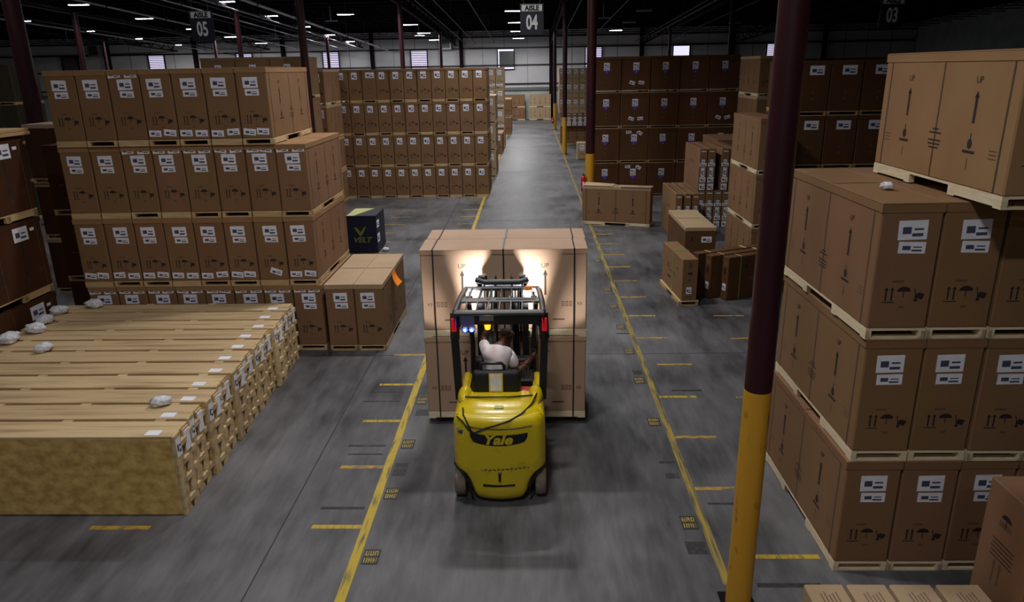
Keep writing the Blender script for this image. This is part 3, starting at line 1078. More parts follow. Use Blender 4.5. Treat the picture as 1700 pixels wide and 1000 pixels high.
for c in range(6):
    tall_label_carton(1.85 + .35 * c, 46.9, 1.21, .35, 1.1, .75, 'slim far-right carton with tall white labels, %s from the aisle' % ORD[c], 'slim labelled cartons far right', c)
for tier in range(3):
    for c in range(5):
        carton(1.75 + .42 * c, 46.9, 1.98 + tier * .9, .42, 1.4, .9, 'small far-right stack carton, %s row up, %s from the aisle' % (ORD[tier], ORD[c]), 'small cartons in the far-right stack', mat=card_pale, pat='s', seed=c, skid_h=.06, detail=False)
carton(2.43, 39.1, 0, .48, .9, .9, 'small lone carton on the floor behind the maroon column', 'lone carton', mat=card_pale, pat='m', skid_h=.08)

# fire extinguisher by the column
def extinguisher(x, y, z, label):
    t = thing('fire_extinguisher', label, 'fire extinguisher', (x, y, z))
    part('cylinder', MB().tube([(0, 0, 0), (0, 0, .03), (0, 0, .42), (0, 0, .48), (0, 0, .51)], [.06, .075, .075, .05, .02], red_gloss, 16), t)
    part('valve', MB().tube([(0, 0, .5), (0, 0, .56)], .02, black, 8).box(-.01, -.08, .55, .01, .03, .575, black), t)
    part('hose', MB().tube([(.02, 0, .54), (.09, 0, .5), (.1, 0, .3), (.085, 0, .12)], .01, black, 6), t)
    part('hanger', MB().box(-.02, .02, .3, .02, .12, .34, black), t)
    part('tag', MB().box(-.03, -.082, .2, .03, -.078, .32, paper), t)


extinguisher(1.68, 23.66, .85, 'red fire extinguisher hung on the maroon and yellow column')
extinguisher(1.7, 59.2, .5, 'tiny red fire extinguisher by the farthest aisle column')

# right-middle stack of wide cartons
for tier in range(4):
    for c in range(5):
        zz = tier * 1.265
        t = carton(2.22 + 1.06 * c, 27.5, zz, 1.06, 1.1, 1.265, 'wide dark carton with small centred label, %s, %s from the aisle column' % (tier_name(tier, 4), ORD[c]),
                   'wide cartons in the right-hand stack', mat=card_red, pat='w' + ('x' if (tier, c) in ((3, 1), (2, 1), (2, 4)) else '') + ('y' if (tier, c) in ((1, 1), (0, 1)) else ''), seed=c + tier, detail=False)
        mbp = MB(); f = faces(mbp, 1.044, 1.1, .1)['F']; f.e = .003; f.mb = mbp
        f.poly([(-.12, .69), (.12, .69), (0, .55)], purple)
        link('purple_mark', cached(('pm',), lambda: mbp.mesh('purple_mark')), t, (0, 0, 0), 0, 'purple triangle print')
for tier in range(4):
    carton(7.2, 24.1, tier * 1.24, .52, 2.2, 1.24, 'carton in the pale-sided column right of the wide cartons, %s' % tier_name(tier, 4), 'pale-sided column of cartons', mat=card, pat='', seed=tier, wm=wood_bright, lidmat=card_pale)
for tier in range(2):
    carton(6.02, 24.0, tier * 1.2, .56, 2.1, 1.2, 'carton half hidden behind the slim labelled cartons, %s' % ('lower', 'upper')[tier], 'half hidden pair of cartons', mat=card, pat='', seed=tier)
    carton(6.6, 24.0, tier * 1.2, .56, 2.1, 1.2, 'carton beside the pale-sided column, %s' % ('lower', 'upper')[tier], 'half hidden pair of cartons', mat=card, pat='', seed=tier)

# slim cartons with tall labels (G two tiers, H three)
for c in range(5):
    tall_label_carton(4.97 + .25 * c, 21.8, 0, .25, 2.1, 1.12, 'slim carton, lower row beside the three-tier stack, %s from the left' % ORD[c], 'slim cartons in the two-row block', c)
for c, xx in enumerate((4.97, 5.22, 5.62, 5.87)):
    tall_label_carton(xx, 21.8, 1.125, .24, 2.1, 1.24, 'slim carton, upper row beside the three-tier stack, %s from the left' % ORD[c], 'slim cartons in the two-row block', c)
for c, xx in enumerate((3.97, 4.21, 4.43)):
    tall_label_carton(xx, 20.0, 0, .21, 2.1, 1.34, 'slim carton of the group of three by the tilted carton, %s' % ('left', 'middle', 'right')[c], 'group of three slim cartons', c)

# big carton set askew in the aisle edge
t = carton(0, 0, 0, .52, 2.12, 1.2, 'brown carton set askew at the aisle edge with torn flaps', 'askew carton', rz=PI / 2 - R(18.2), pivot=(2.66, 22.45, 0), mat=card, pat='', wm=wood_bright, lidmat=card_pale, seed=2)
mb = MB()
mb.add([(-.26, .1, 1.215), (-.26, 1.03, 1.215), (.1, 1.03, 1.27), (.15, .1, 1.23), (-.26, .1, 1.222), (-.26, 1.03, 1.222), (.1, 1.03, 1.277), (.15, .1, 1.237)],
       [(0, 3, 2, 1), (4, 5, 6, 7), (0, 1, 5, 4), (1, 2, 6, 5), (2, 3, 7, 6), (3, 0, 4, 7)], card_pale)
mb.rbox(-.28, -1.07, 1.212, .02, -.15, 1.222, .002, card_pale)
part('torn_flap', mb, t, 'pale lifted flap')

# I: pale topped carton, J on pallet, K three strapped boards
t = carton(3.56, 16.6, 0, .73, 2.2, 1.12, 'pale-topped carton between the strapped carton and the slim cartons', 'single pale-topped carton', mat=card_red, pat='', lidmat=card_pale, skid_h=0.0)
mbl = MB(); f = Face(mbl, (0, -1.1, 0), (1, 0, 0), (0, 0, 1), (0, -1, 0), .0035)
f.label(.14, .83, .24, .14); f.rect(-.2, .85, .05, .12, ink)
part('shipping_label', mbl, t, 'white printed label')

t = thing('strapped_carton', 'narrow tan carton with green strap on a small pallet by the aisle', 'box', (3.2, 14.2, 0), R(4.3))
part('pallet', skid(.4, 1.65, .1, wood), t, None, (0, .825, 0))
mb = MB(); mb.rbox(-.16, 0.02, .1, .16, 1.62, .98, .012, card)
f = Face(mb, (-.16, .82, .1), (0, -1, 0), (0, 0, 1), (-1, 0, 0))
f.rect(.05, .42, .5, .05, ink_soft); f.rect(-.3, .5, .2, .12, ink_soft); f.rect(.45, .6, .06, .06, ink); f.rect(-.2, .26, .22, .05, ink)
f = Face(mb, (0, .02, .1), (1, 0, 0), (0, 0, 1), (0, -1, 0))
f.rect(0, .58, .1, .045, ink); f.rect(0, .75, .08, .12, ink_soft); f.rect(0, .44, .06, .06, ink_soft); f.rect(0, .08, .14, .03, ink_soft)
part('box_body', mb, t)
mbl = MB(); Face(mbl, (0, .02, .1), (1, 0, 0), (0, 0, 1), (0, -1, 0), .002).label(-.01, .22, .11, .15)
part('shipping_label', mbl, t, 'white printed label')
part('strap', MB().box(-.166, .75, .06, -.160, .78, .985, green_strap).box(-.166, .75, .98, .166, .78, .986, green_strap).box(.160, .75, .06, .166, .78, .985, green_strap), t, 'green strap')

for i, (x, y, lb) in enumerate(((4.04, 14.5, 'front one of three leaning side by side'), (3.72, 14.66, 'middle one of the three behind the strapped carton'), (3.49, 14.86, 'rear one of the three behind the strapped carton'))):
    t = thing('flat_carton', 'long flat brown carton, ' + lb, 'box', (x, y, 0), R(24), 'three long flat cartons')
    mb = MB(); mb.rbox(0, 0, .01, 1.62, .2, .93, .01, card_red)
    f = Face(mb, (.81, 0, 0), (1, 0, 0), (0, 0, 1), (0, -1, 0))
    f.rect(-.1, .42, .35, .06, ink_soft); f.rect(-.35, .7, .06, .06, ink)
    f = Face(mb, (0, .1, 0), (0, -1, 0), (0, 0, 1), (-1, 0, 0))
    f.rect(0, .62, .07, .13, ink); f.rect(0, .78, .08, .1, ink_soft)
    part('box_body', mb, t)
    mbl = MB(); Face(mbl, (0, .1, 0), (0, -1, 0), (0, 0, 1), (-1, 0, 0), .002).label(0, .28, .11, .15)
    part('shipping_label', mbl, t, 'white printed label')
    part('strap', MB().box(.30, -.004, .01, .32, 0, .934, green_strap).box(.30, -.004, .93, .32, .204, .935, cream).box(.30, .2, .01, .32, .204, .934, green_strap)
         .box(1.2, -.004, .93, 1.26, .204, .936, cream), t, 'green and cream straps')

# three-tier stack and dark row behind it
for tier in range(3):
    carton(4.9, 16.0, tier * 1.2, .56, 2.15, 1.2, 'tan carton in the three-tier column behind the thick yellow column, %s' % ('bottom', 'middle', 'top')[tier], 'three-tier column of cartons', mat=card, pat='', wm=wood_bright, seed=tier)
for tier in range(4):
    for c in range(5):
        t = carton(5.95 + .72 * c, 17.0, tier * 1.19, .72, 2.1, 1.19, 'dark carton in the shaded row at right, %s, %s from the thick column' % (tier_name(tier, 4), ORD[c]), 'dark cartons in the shaded right row', mat=card_red, pat='k', seed=c + tier, detail=False)

# ------------------------------------------------------------------ near-right stack
for tier in range(3):
    for c in range(5):
        xs = 2.88 + (.02 if tier == 1 else 0) + .525 * c
        carton(xs, 5.97, tier * 1.2, .525, 2.15, 1.2, 'brown carton in the near-right stack, %s, %s from the aisle' % (('bottom tier', 'middle tier', 'upper tier')[tier], ORD[c]),
               'tall cartons in the near-right stack', mat=card, pat='m', seed=c * 5 + tier, wm=wood_bright, jitter=.004)
for c in range(2):
    carton(3.56 + .55 * c, 5.55, 3.61, .53, 2.15, 1.17, 'pale carton on top of the near-right stack, %s one' % ('aisle-side', 'outer')[c], 'cartons topping the near-right stack', mat=card_mid, pat='', seed=c, wm=wood_bright, jitter=.002, lidmat=card_mid)
crumple(3.21, 6.62, 3.605, .05, 'small white film wad on top of the near-right stack', 77)

# bottom right foreground
for c, (xa, xb) in enumerate(((2.11, 2.41), (2.44, 2.74), (2.77, 3.09), (3.13, 3.46))):
    w = xb - xa
    t = thing('flat_top_carton', 'low tan carton at the bottom right corner, %s from the left' % ORD[c], 'box', ((xa + xb) / 2, 4.1, 0), 0, 'low cartons at the bottom right')
    mb = MB(); mb.rbox(-w / 2, -.7, 0, w / 2, .69, .8, .01, card_pale)
    f = Face(mb, (0, 0, .8), (1, 0, 0), (0, 1, 0), (0, 0, 1))
    for k in range(5):
        f.rect(-.06 + k * .03, .45 + .02 * math.sin(k * 2.1), .008, .26, ink_soft)
    part('box_body', mb, t)
t = thing('tall_carton', 'tall printed tan carton cut by the right edge of the photo', 'box', (3.9, 4.55, 0), 0)
mb = MB(); mb.rbox(-.34, -.5, 0, .34, .48, 1.62, .01, card)
f = Face(mb, (-.34, 0, 0), (0, -1, 0), (0, 0, 1), (-1, 0, 0))
f.umbrella(-.22, 1.38, .06, ink); f.rect(-.22, 1.33, .14, .05, ink_soft)
for k in range(5):
    f.rect(-.2 + .0 * k, 1.18 - k * .035, .26 - .02 * (k % 2), .009, ink)
f.arrow(-.26, .92, .05, .2, ink_soft); f.arrow(-.19, .92, .05, .2, ink_soft)
f.rect(0.12, .95, .04, .3, ink_soft)
f = Face(mb, (0, 0, 1.62), (1, 0, 0), (0, 1, 0), (0, 0, 1))
for k in range(5):
    f.rect(-.02, .3 - k * .04, .3, .01, ink)
part('box_body', mb, t)

# ------------------------------------------------------------------ navy carton
t = thing('navy_carton', 'dark navy carton with lime logo beside the near-left stack', 'box', (-4.58, 19.0, 0))
mb = MB(); mb.rbox(-.4, 0, .02, .4, 1.1, 1.03, .01, navy)
ft = Face(mb, (0, .55, 1.03), (1, 0, 0), (0, 1, 0), (0, 0, 1))
ft.poly([(-.39, -.53), (-.2, -.53), (.15, .53), (-.39, .53)], cream)
part('box_body', mb, t)
mb = MB(); f = Face(mb, (0, 0, 0), (1, 0, 0), (0, 0, 1), (0, -1, 0), .003)
f.poly([(-.22, .72), (-.12, .70), (-.04, .58), (.05, .70), (.13, .75), (.0, .50), (-.06, .47)], lime)
f.text('VELT', .02, .37, .2, lime, shear=.25, bold=.006, sx=1.1)
part('logo', mb, t, 'lime printed V mark and letters')
mb = MB(); f = Face(mb, (.4, .55, 0), (0, 1, 0), (0, 0, 1), (1, 0, 0), .003)
f.label(-.35, .78, .3, .2)
part('shipping_label', mb, t, 'white label')
mb = MB(); Face(mb, (.4, .55, 0), (0, 1, 0), (0, 0, 1), (1, 0, 0), .003).label(-.35, .4, .3, .24)
part('shipping_label', mb, t, 'white label')
crumple(-4.02, 19.25, 0, .07, 'white film wad on the floor by the navy carton', 91)

# ------------------------------------------------------------------ load on the forks
def load_body(w, d, h, front_tier):
    mb = MB()
    mb.rbox(-w / 2, -d / 2, 0, w / 2, d / 2, h, .012, card_load)
    f = faces(mb, w, d, 0)['R']
    f.e = .0022
    for q in (-.25, .25):
        f.text('UP', q * d, h * .81, .085, ink)
        f.arrow(q * d, h * .60, .06, h * .32, ink)
    for q in (-.455, .455):
        f.text('V3', q * d, h * .33, .06, ink)
    for q in (-.38, .38):
        for k in (-.05, 0, .05):
            f.rect(q * d + k, h * .33, .035, .07, ink_soft)
            f.rect(q * d + k, h * .33, .02, .05, card_load)
    f.e = .0015
    for q in (-.33, .33):
        f.rect(q * d, h * .13, .16, .02, ink_soft)
    side_print(faces(mb, w, d, 0)['L'], d, h)
    return mb.mesh('box_body')


card_load = noisy('load_cardboard', (182, 152, 128), (172, 142, 118), (1.5, 1.5, .8), 3, .7, rnd=.3, c3=(178, 148, 122), spec=.2)
LW, LD = .62, 2.16
lbm = load_body(LW - .02, LD, 1.2 - .114, True)
for tier in range(2):
    for row in range(2):
        y = 9.33 + row * .625
        x = -.375 + (.012 if row else 0)
        t = thing('carton', 'pale carton carried on the forks, %s tier, %s row' % (('lower', 'upper')[tier], ('near', 'far')[row]), 'box', (x, y, .1 + tier * 1.2), -PI / 2, 'cartons carried by the forklift')
        link('box_body', lbm, t, (0, 0, .1))
        link('lid', cached(('ll',), lambda: lid_A(LW - .02, LD, 1.2 - .114, card_load, .05)), t, (0, 0, .1))
        link('pallet', cached(('lsk',), lambda: skid(LW - .02, LD, .1, wood_bright)), t)
        w = LW - .02
        for yy in (-.915, .0, .915):
            if yy == 0 and tier == 0:
                continue
            mb = MB()
            for sx in (-1, 1):
                mb.box(sx * (w / 2 + .007) - .002, yy - .009, .02, sx * (w / 2 + .007) + .002, yy + .009, 1.203, strap)
            mb.box(-w / 2 - .009, yy - .009, 1.199, w / 2 + .009, yy + .009, 1.2035, strap)
            link('strap', cached(('lst', yy, tier), lambda: mb.mesh('strap')), t, (0, 0, 0), 0, 'black strap')

# ------------------------------------------------------------------ forklift (seen from behind)
FX, FY = -.385, 7.05
FL = thing('forklift', 'yellow forklift with black overhead guard carrying four pale cartons', 'forklift', (FX, FY, 0))


def rear_y(x, hw=.51):
    """plan curve of the counterweight's rear face"""
    u = min(abs(x) / hw, 1)
    return .0 + .07 * u * u + .10 * max(0, (u - .82) / .18) ** 2


def cw_section(z, hw, yoff, yf=.72, n=28):
    pts = [(-hw, yf, z)]
    for k in range(n + 1):
        a = -1 + 2 * k / n
        x = hw * math.sin(a * PI / 2) if abs(a) < 1 else hw * a
        pts.append((x, rear_y(x, hw) + yoff, z))
    pts.append((hw, yf, z))
    return pts


secs = [(.05, .28, .07), (.09, .30, .03), (.14, .32, .01), (.2, .335, 0), (.26, .352, 0), (.32, .38, 0), (.37, .415, 0), (.41, .455, 0), (.44, .495, 0), (.455, .51, 0), (.5, .512, 0), (.75, .512, 0), (.98, .508, .004), (1.04, .50, .012), (1.075, .485, .035), (1.09, .465, .07)]
vs = []; fs = []
for (z, hw, yo) in secs:
    vs += cw_section(z, hw, yo)
n = len(cw_section(0, 1, 0))
for i in range(len(secs) - 1):
    for k in range(n):
        k2 = (k + 1) % n
        fs.append((i * n + k, i * n + k2, (i + 1) * n + k2, (i + 1) * n + k))
mb = MB(); mb.add(vs, fs, yale_y, True)
mb.add(vs[:n], [tuple(range(n))[::-1]], yale_y); mb.add(vs[-n:], [tuple(range(n))], yale_y)
part('counterweight', mb, FL, 'scuffed yellow rear counterweight')
# hood shoulder behind the seat and the two side humps
mb = MB()
prof = [(.47, .10, 1.09), (.455, .14, 1.125), (.44, .22, 1.15), (.43, .38, 1.165), (.42, .55, 1.165)]
vs = []
for hw, y, z in prof:
    for a in range(-6, 7):
        x = hw * a / 6
        vs.append((x, y + .05 * (abs(a) / 6) ** 2, z - .035 * max(0, (abs(a) - 4) / 2)))
fs = [(i * 13 + k, i * 13 + k + 1, (i + 1) * 13 + k + 1, (i + 1) * 13 + k) for i in range(len(prof) - 1) for k in range(12)]
o = len(vs)
vs2 = [(x, y, 1.085) for x, y, z in vs]
mb.add(vs, fs, yale_y, True)
edge = list(range(13)) + [i * 13 + 12 for i in range(1, 5)] + list(range(4 * 13 + 11, 4 * 13 - 1, -1)) + [i * 13 for i in range(3, 0, -1)]
mb.add([vs[i] for i in edge] + [vs2[i] for i in edge], [(k, (k + 1) % len(edge), len(edge) + (k + 1) % len(edge), len(edge) + k) for k in range(len(edge))], yale_y)
part('rear_hood', mb, FL)
for s in (-1, 1):
    bm = bmesh.new()
    bmesh.ops.create_uvsphere(bm, u_segments=20, v_segments=12, radius=1)
    for v in bm.verts:
        c = v.co
        v.co = Vector((s * .405 + c.x * .085, .56 + c.y * .20, 1.11 + (c.z * .10 if c.z > 0 else c.z * .05)))
    mb = MB(); mb.add([v.co[:] for v in bm.verts], [[v.index for v in f.verts] for f in bm.faces], yale_y, True); bm.free()
    mb.rbox(s * .43 - .055, .62, .35, s * .43 + .055, 1.25, 1.12, .03, yale_y)
    part('side_panel', mb, FL)
part('chassis', MB().rbox(-.36, .3, .16, .36, 1.5, .5, .03, black).rbox(-.37, .72, .5, .37, 1.3, .62, .02, black_matt), FL)
part('towing_pin', MB().tube([(0, -.012, .33), (0, -.012, .43)], .014, black, 10).rbox(-.02, -.018, .415, .02, .01, .435, .004, black), FL)


def on_cw(mb, pts, mat, e=.004):
    mb.add([(x, rear_y(x) - e + (.004 if z > .98 else 0), z) for x, z in pts], [tuple(range(len(pts)))], mat)


# logo panel: black band with a smile-shaped lower edge
mb = MB()
NB = 24
for k in range(NB):
    xa, xb = -.315 + .63 * k / NB, -.315 + .63 * (k + 1) / NB

    def lo(x):
        u = abs(x) / .315
        return .765 + .05 * u ** 2 + .055 * max(0, (u - .85) / .15) ** 2

    def hi(x):
        u = abs(x) / .315
        return .895 + .022 * u ** 2
    on_cw(mb, [(xa, lo(xa)), (xb, lo(xb)), (xb, hi(xb)), (xa, hi(xa))], black)
lp = part('logo_panel', mb, FL, 'black band behind the letters')
vs, fs, tw, th = text_geo('Yale', .165, shear=.28, bold=.006, sx=1.12)
mb = MB(); mb.add([(-tw / 2 + a, rear_y(-tw / 2 + a) - .011, .783 + b) for a, b in vs], fs, yale_y)
part('lettering', mb, lp, 'yellow slanted letters reading Yale')
# white number plate
mb = MB()
on_cw(mb, [(-.475, .885), (-.385, .875), (-.385, .955), (-.475, .965)], paper, .006)
vs, fs, tw, th = text_geo('11447', .075, bold=.004, sx=.5)
mb.add([(-.468 + a * .078 / tw, rear_y(-.468 + a * .078 / tw) - .012, .892 + b - .1 * (a * .078 / tw - .04)) for a, b in vs], fs, black_matt)
part('number_plate', mb, FL, 'white plate reading 11447')
mb = MB()
for (x, z, w, h) in [(-.20 + .024 * k + .004 * (k % 2), .448 + .0012 * k + .004 * (k % 3), .014 + .006 * (k % 2), .018) for k in range(22)]:
    on_cw(mb, [(x, z), (x + w, z), (x + w, z + h), (x, z + h)], ink_soft)
part('worn_lettering', mb, FL, 'rubbed-off row of lettering')
mb = MB()
on_cw(mb, [(-.19, .255), (-.06, .248), (.05, .248), (.17, .258), (.17, .285), (.05, .277), (-.06, .277), (-.19, .285)], black)
part('lower_slot', mb, FL, 'dark slot near the bottom')
mb = MB()
mb.tube([(x, rear_y(x) - .002, 1.0 - .03 * (1 - (x / .36) ** 2)) for x in [-.36 + .06 * k for k in range(13)]], .008, plain('dark_groove', (110, 92, 20), .5), 6)
part('styling_groove', mb, FL)
for s in (-1, 1):
    mb = MB()
    mb.tube([(s * .325, .06, .12), (s * .345, .07, .25), (s * .385, .08, .34), (s * .44, .10, .41), (s * .512, .17, .45), (s * .515, .5, .46)], .013, black, 8)
    part('wheel_arch_trim', mb, FL)


def wheel(x, y, r, w, parent):
    mb = MB()
    prof = [(-.5, .55), (-.5, .86), (-.46, .95), (-.38, 1), (.38, 1), (.46, .95), (.5, .86), (.5, .55)]
    n = 32; vs = []
    for (a, q) in prof:
        for k in range(n):
            t_ = 2 * PI * k / n
            vs.append((x + a * w, y + q * r * math.cos(t_), r + q * r * math.sin(t_)))
    fs = [(i * n + k, i * n + (k + 1) % n, (i + 1) * n + (k + 1) % n, (i + 1) * n + k) for i in range(len(prof) - 1) for k in range(n)]
    mb.add(vs, fs, rubber, True)
    o = part('wheel', mb, parent)
    part('hub', MB().tube([(x - w * .42, y, r), (x + w * .42, y, r)], r * .57, yale_y, 20).tube([(x - w * .47, y, r), (x + w * .47, y, r)], r * .2, steel_grey, 12), o)
    return o


for s in (-1, 1):
    wheel(s * .458, .30, .205, .125, FL)
    wheel(s * .44, 1.40, .235, .16, FL)

# overhead guard
ZG = 2.1
G = part('overhead_guard', MB().rbox(-.52, .64, ZG - .05, .52, .74, ZG, .015, charcoal), FL, 'black steel overhead guard')
mb = MB(); mb.rbox(-.47, 1.56, ZG - .035, .47, 1.62, ZG + .015, .012, charcoal); part('front_bar', mb, G)
mb = MB(); mb.rbox(-.5, 1.04, ZG - .025, .5, 1.10, ZG, .006, charcoal); mb.rbox(-.5, 1.14, ZG - .025, .5, 1.19, ZG, .006, charcoal)
mb.box(-.5, 1.10, ZG - .02, -.16, 1.14, ZG - .003, charcoal).box(-.12, 1.10, ZG - .02, -.05, 1.14, ZG - .003, charcoal).box(.42, 1.10, ZG - .02, .5, 1.14, ZG - .003, charcoal)
part('cross_plate', mb, G, 'slotted cross plate')
for s in (-1, 1):
    mb = MB(); mb.tube([(s * .50, .70, ZG - .03), (s * .49, 1.1, ZG - .02), (s * .465, 1.5, ZG - .015), (s * .45, 1.6, ZG - .03)], .036, charcoal, 10)
    part('side_rail', mb, G)
    mb = MB(); mb.bar((s * .50, .70, ZG - .03), (s * .515, .72, 1.75), .075, .085, black).bar((s * .515, .72, 1.77), (s * .49, .72, 1.0), .075, .085, black)
    mb.add([(s * .48, .69, ZG - .05), (s * .34, .69, ZG - .05), (s * .48, .69, ZG - .24), (s * .48, .71, ZG - .05), (s * .34, .71, ZG - .05), (s * .48, .71, ZG - .24)], [(0, 1, 2), (5, 4, 3), (0, 2, 5, 3), (1, 4, 5, 2), (0, 3, 4, 1)], black)
    part('rear_post', mb, G)
    mb = MB(); mb.tube([(s * .45, 1.58, ZG - .03), (s * .42, 1.64, 1.85), (s * .39, 1.62, 1.3), (s * .39, 1.5, .85), (s * .40, 1.36, .6)], .032, black, 10)
    part('front_post', mb, G)
for k in range(7):
    x = -.39 + .13 * k
    part('guard_bar', MB().bar((x, .73, ZG - .02), (x, 1.05, ZG - .012), .014, .045, charcoal), G)
    if k < 7:
        part('guard_bar', MB().bar((x, 1.18, ZG - .012), (x * .95, 1.57, ZG - .012), .014, .045, charcoal), G)
part('roof_beam', MB().box(-.46, .67, ZG - .16, .46, .70, ZG - .05, black), G, 'deep black rear beam')

# lights
for s in (-1, 1):
    part('tail_lamp', MB().rbox(s * .515 - .028, .655, 1.86, s * .515 + .028, .68, 2.02, .006, tail_red), FL, 'red vertical tail lamp')
part('lamp_bracket', MB().box(-.44, .655, ZG - .16, -.28, .67, ZG - .04, grey).box(-.22, .655, ZG - .11, -.06, .67, ZG - .03, steel_grey), FL, 'grey bracket')
bl = part('blue_spotlight', MB().rbox(-.42, .63, 1.86, -.27, .69, 1.93, .01, black), FL, 'lit blue safety lamp')
for x in (-.385, -.31):
    part('lens', MB().tube([(x, .629, 1.895), (x, .612, 1.895)], [.03, .024], blue_led, 14).tube([(x, .613, 1.895), (x, .606, 1.895)], .014, blue_core, 12), bl)
bc = part('beacon', MB().tube([(-.135, .72, 2.04), (-.135, .72, 2.0)], .05, black, 16), FL, 'lit amber beacon')
part('lens', MB().tube([(-.135, .72, 2.0), (-.135, .72, 1.94), (-.135, .72, 1.87), (-.135, .72, 1.86)], [.045, .042, .03, .005], amber, 16), bc)
for i, (x, sgn) in enumerate(((-.40, -1), (.40, 1))):
    wl = part('work_lamp', MB().rbox(x - .04, 1.46, 1.94, x + .04, 1.52, 2.03, .015, black), FL, 'lit work lamp facing the load')
    part('lens', MB().rbox(x - .034, 1.52, 1.95, x + .034, 1.53, 2.02, .004, lamp_white), wl)
    part('bracket', MB().bar((x, 1.49, 2.02), (x, 1.50, 2.075), .02, .02, black), wl)
    ld = bpy.data.lights.new('work_light', 'SPOT')
    ld.energy = 105; ld.spot_size = R(150); ld.spot_blend = .12; ld.shadow_soft_size = .03; ld.color = (1, .97, .95)
    lo_ = bpy.data.objects.new('work_light', ld); COL.objects.link(lo_); lo_.parent = wl
    lo_.location = (x, 1.55, 1.985)
    lo_.rotation_euler = (R(108), 0, 0)
part('orange_marker', MB().rbox(.29, 1.48, ZG - .01, .37, 1.52, ZG + .05, .01, plain('orange_lens', (230, 120, 20), .4, emit=.3)), FL, 'small orange lamp on the guard')
ld = bpy.data.lights.new('beacon_light', 'POINT'); ld.energy = 1.2; ld.color = (1, .45, .05); ld.shadow_soft_size = .03
lo_ = bpy.data.objects.new('beacon_light', ld); COL.objects.link(lo_); lo_.parent = bc; lo_.location = (-.135, .66, 1.87)

# mast and carriage
M_ = part('mast', MB().box(-.33, 1.66, .12, -.25, 1.80, 2.14, black).box(.25, 1.66, .12, .33, 1.80, 2.14, black), FL, 'black lifting mast')
part('crosshead', MB().rbox(-.33, 1.66, 2.08, .33, 1.78, 2.15, .02, charcoal).tube([(-.33, 1.66, 2.19), (-.22, 1.64, 2.16), (.22, 1.64, 2.16), (.33, 1.66, 2.19)], .035, charcoal, 12), M_)
part('lift_cylinder', MB().tube([(-.17, 1.74, .2), (-.17, 1.74, 2.1)], .035, steel_grey, 12).tube([(.17, 1.74, .2), (.17, 1.74, 2.1)], .035, black, 12), M_)
for x in (-.24, -.10, .14, .27):
    part('hydraulic_hose', MB().tube([(x, 1.70, 1.2), (x, 1.68, 1.9), (x * .95, 1.66, 2.16), (x * .9, 1.71, 2.22), (x * .85, 1.78, 2.2), (x * .85, 1.79, 1.3)], .014, black, 8), M_)
part('chain', MB().box(-.12, 1.68, .3, -.09, 1.70, 2.1, steel_grey).box(.09, 1.68, .3, .12, 1.70, 2.1, steel_grey), M_)
part('mast_roller', MB().tube([(-.30, 1.7, 2.2), (-.22, 1.7, 2.2)], .04, black, 12).tube([(.22, 1.7, 2.2), (.30, 1.7, 2.2)], .04, black, 12), M_)
cg = part('fork_carriage', MB().rbox(-.46, 1.82, .18, .46, 1.87, .26, .01, black).rbox(-.46, 1.82, .55, .46, 1.87, .63, .01, black).box(-.42, 1.82, .26, -.36, 1.86, .55, black).box(.36, 1.82, .26, .42, 1.86, .55, black), FL)
for x in (-.3, .3):
    part('fork', MB().box(x - .05, 1.875, .12, x + .05, 1.915, .6, black).box(x - .05, 1.875, .105, x + .05, 3.05, .14, black), cg)

# cab
seat = part('seat', MB().rbox(-.30, .62, 1.0, .17, 1.12, 1.12, .05, black_matt, 3).rbox(-.30, .62, .62, .2, 1.1, 1.0, .03, black), FL, 'black vinyl seat')
part('seat_back', MB().rbox(-.32, .53, 1.0, .24, .64, 1.42, .05, black_matt, 3), seat)
part('seat_rail', MB().tube([(-.22, .60, 1.34), (-.22, .59, 1.47), (-.19, .59, 1.50), (.02, .59, 1.50), (.05, .59, 1.47), (.05, .60, 1.34)], .02, black, 8), seat)
part('instruction_sheet', MB().box(-.125, .522, 1.12, .035, .529, 1.40, plain('yellow_sheet', (222, 196, 60), .6)).box(-.11, .518, 1.19, .02, .522, 1.385, paper).box(-.125, .518, 1.12, .035, .522, 1.165, paper), seat, 'white sheet with yellow border')
part('dashboard', MB().rbox(-.36, 1.38, .9, .36, 1.56, 1.22, .04, black_matt, 2), FL)
sw = part('steering_wheel', MB().tube([(-.1 + .15 * math.cos(2 * PI * k / 20), 1.30 + .13 * math.sin(2 * PI * k / 20), 1.28 + .06 * math.sin(2 * PI * k / 20)) for k in range(21)], .012, black, 8), FL)
part('steering_column', MB().tube([(-.1, 1.48, 1.1), (-.1, 1.30, 1.28)], .025, black, 10).bar((-.24, 1.30, 1.28), (.04, 1.30, 1.28), .02, .01, black), sw)
for k, x in enumerate((.24, .28, .32)):
    lv = part('control_lever', MB().tube([(x, 1.12, 1.12), (x, 1.10, 1.26)], .007, steel_grey, 6), FL)
    part('knob', MB().tube([(x, 1.10, 1.25), (x, 1.10, 1.29)], .016, red_gloss if k == 0 else black, 10), lv)
part('control_box', MB().rbox(.2, .98, .98, .4, 1.3, 1.12, .02, black_matt), FL)
part('battery_plug', MB().rbox(.22, .7, 1.05, .36, .8, 1.12, .015, red_gloss), FL, 'red plug')
part('grab_bar', MB().tube([(.43, 1.52, 1.62), (.43, 1.33, 1.56), (.43, 1.31, 1.36), (.42, 1.5, 1.25)], .012, black, 8), FL)
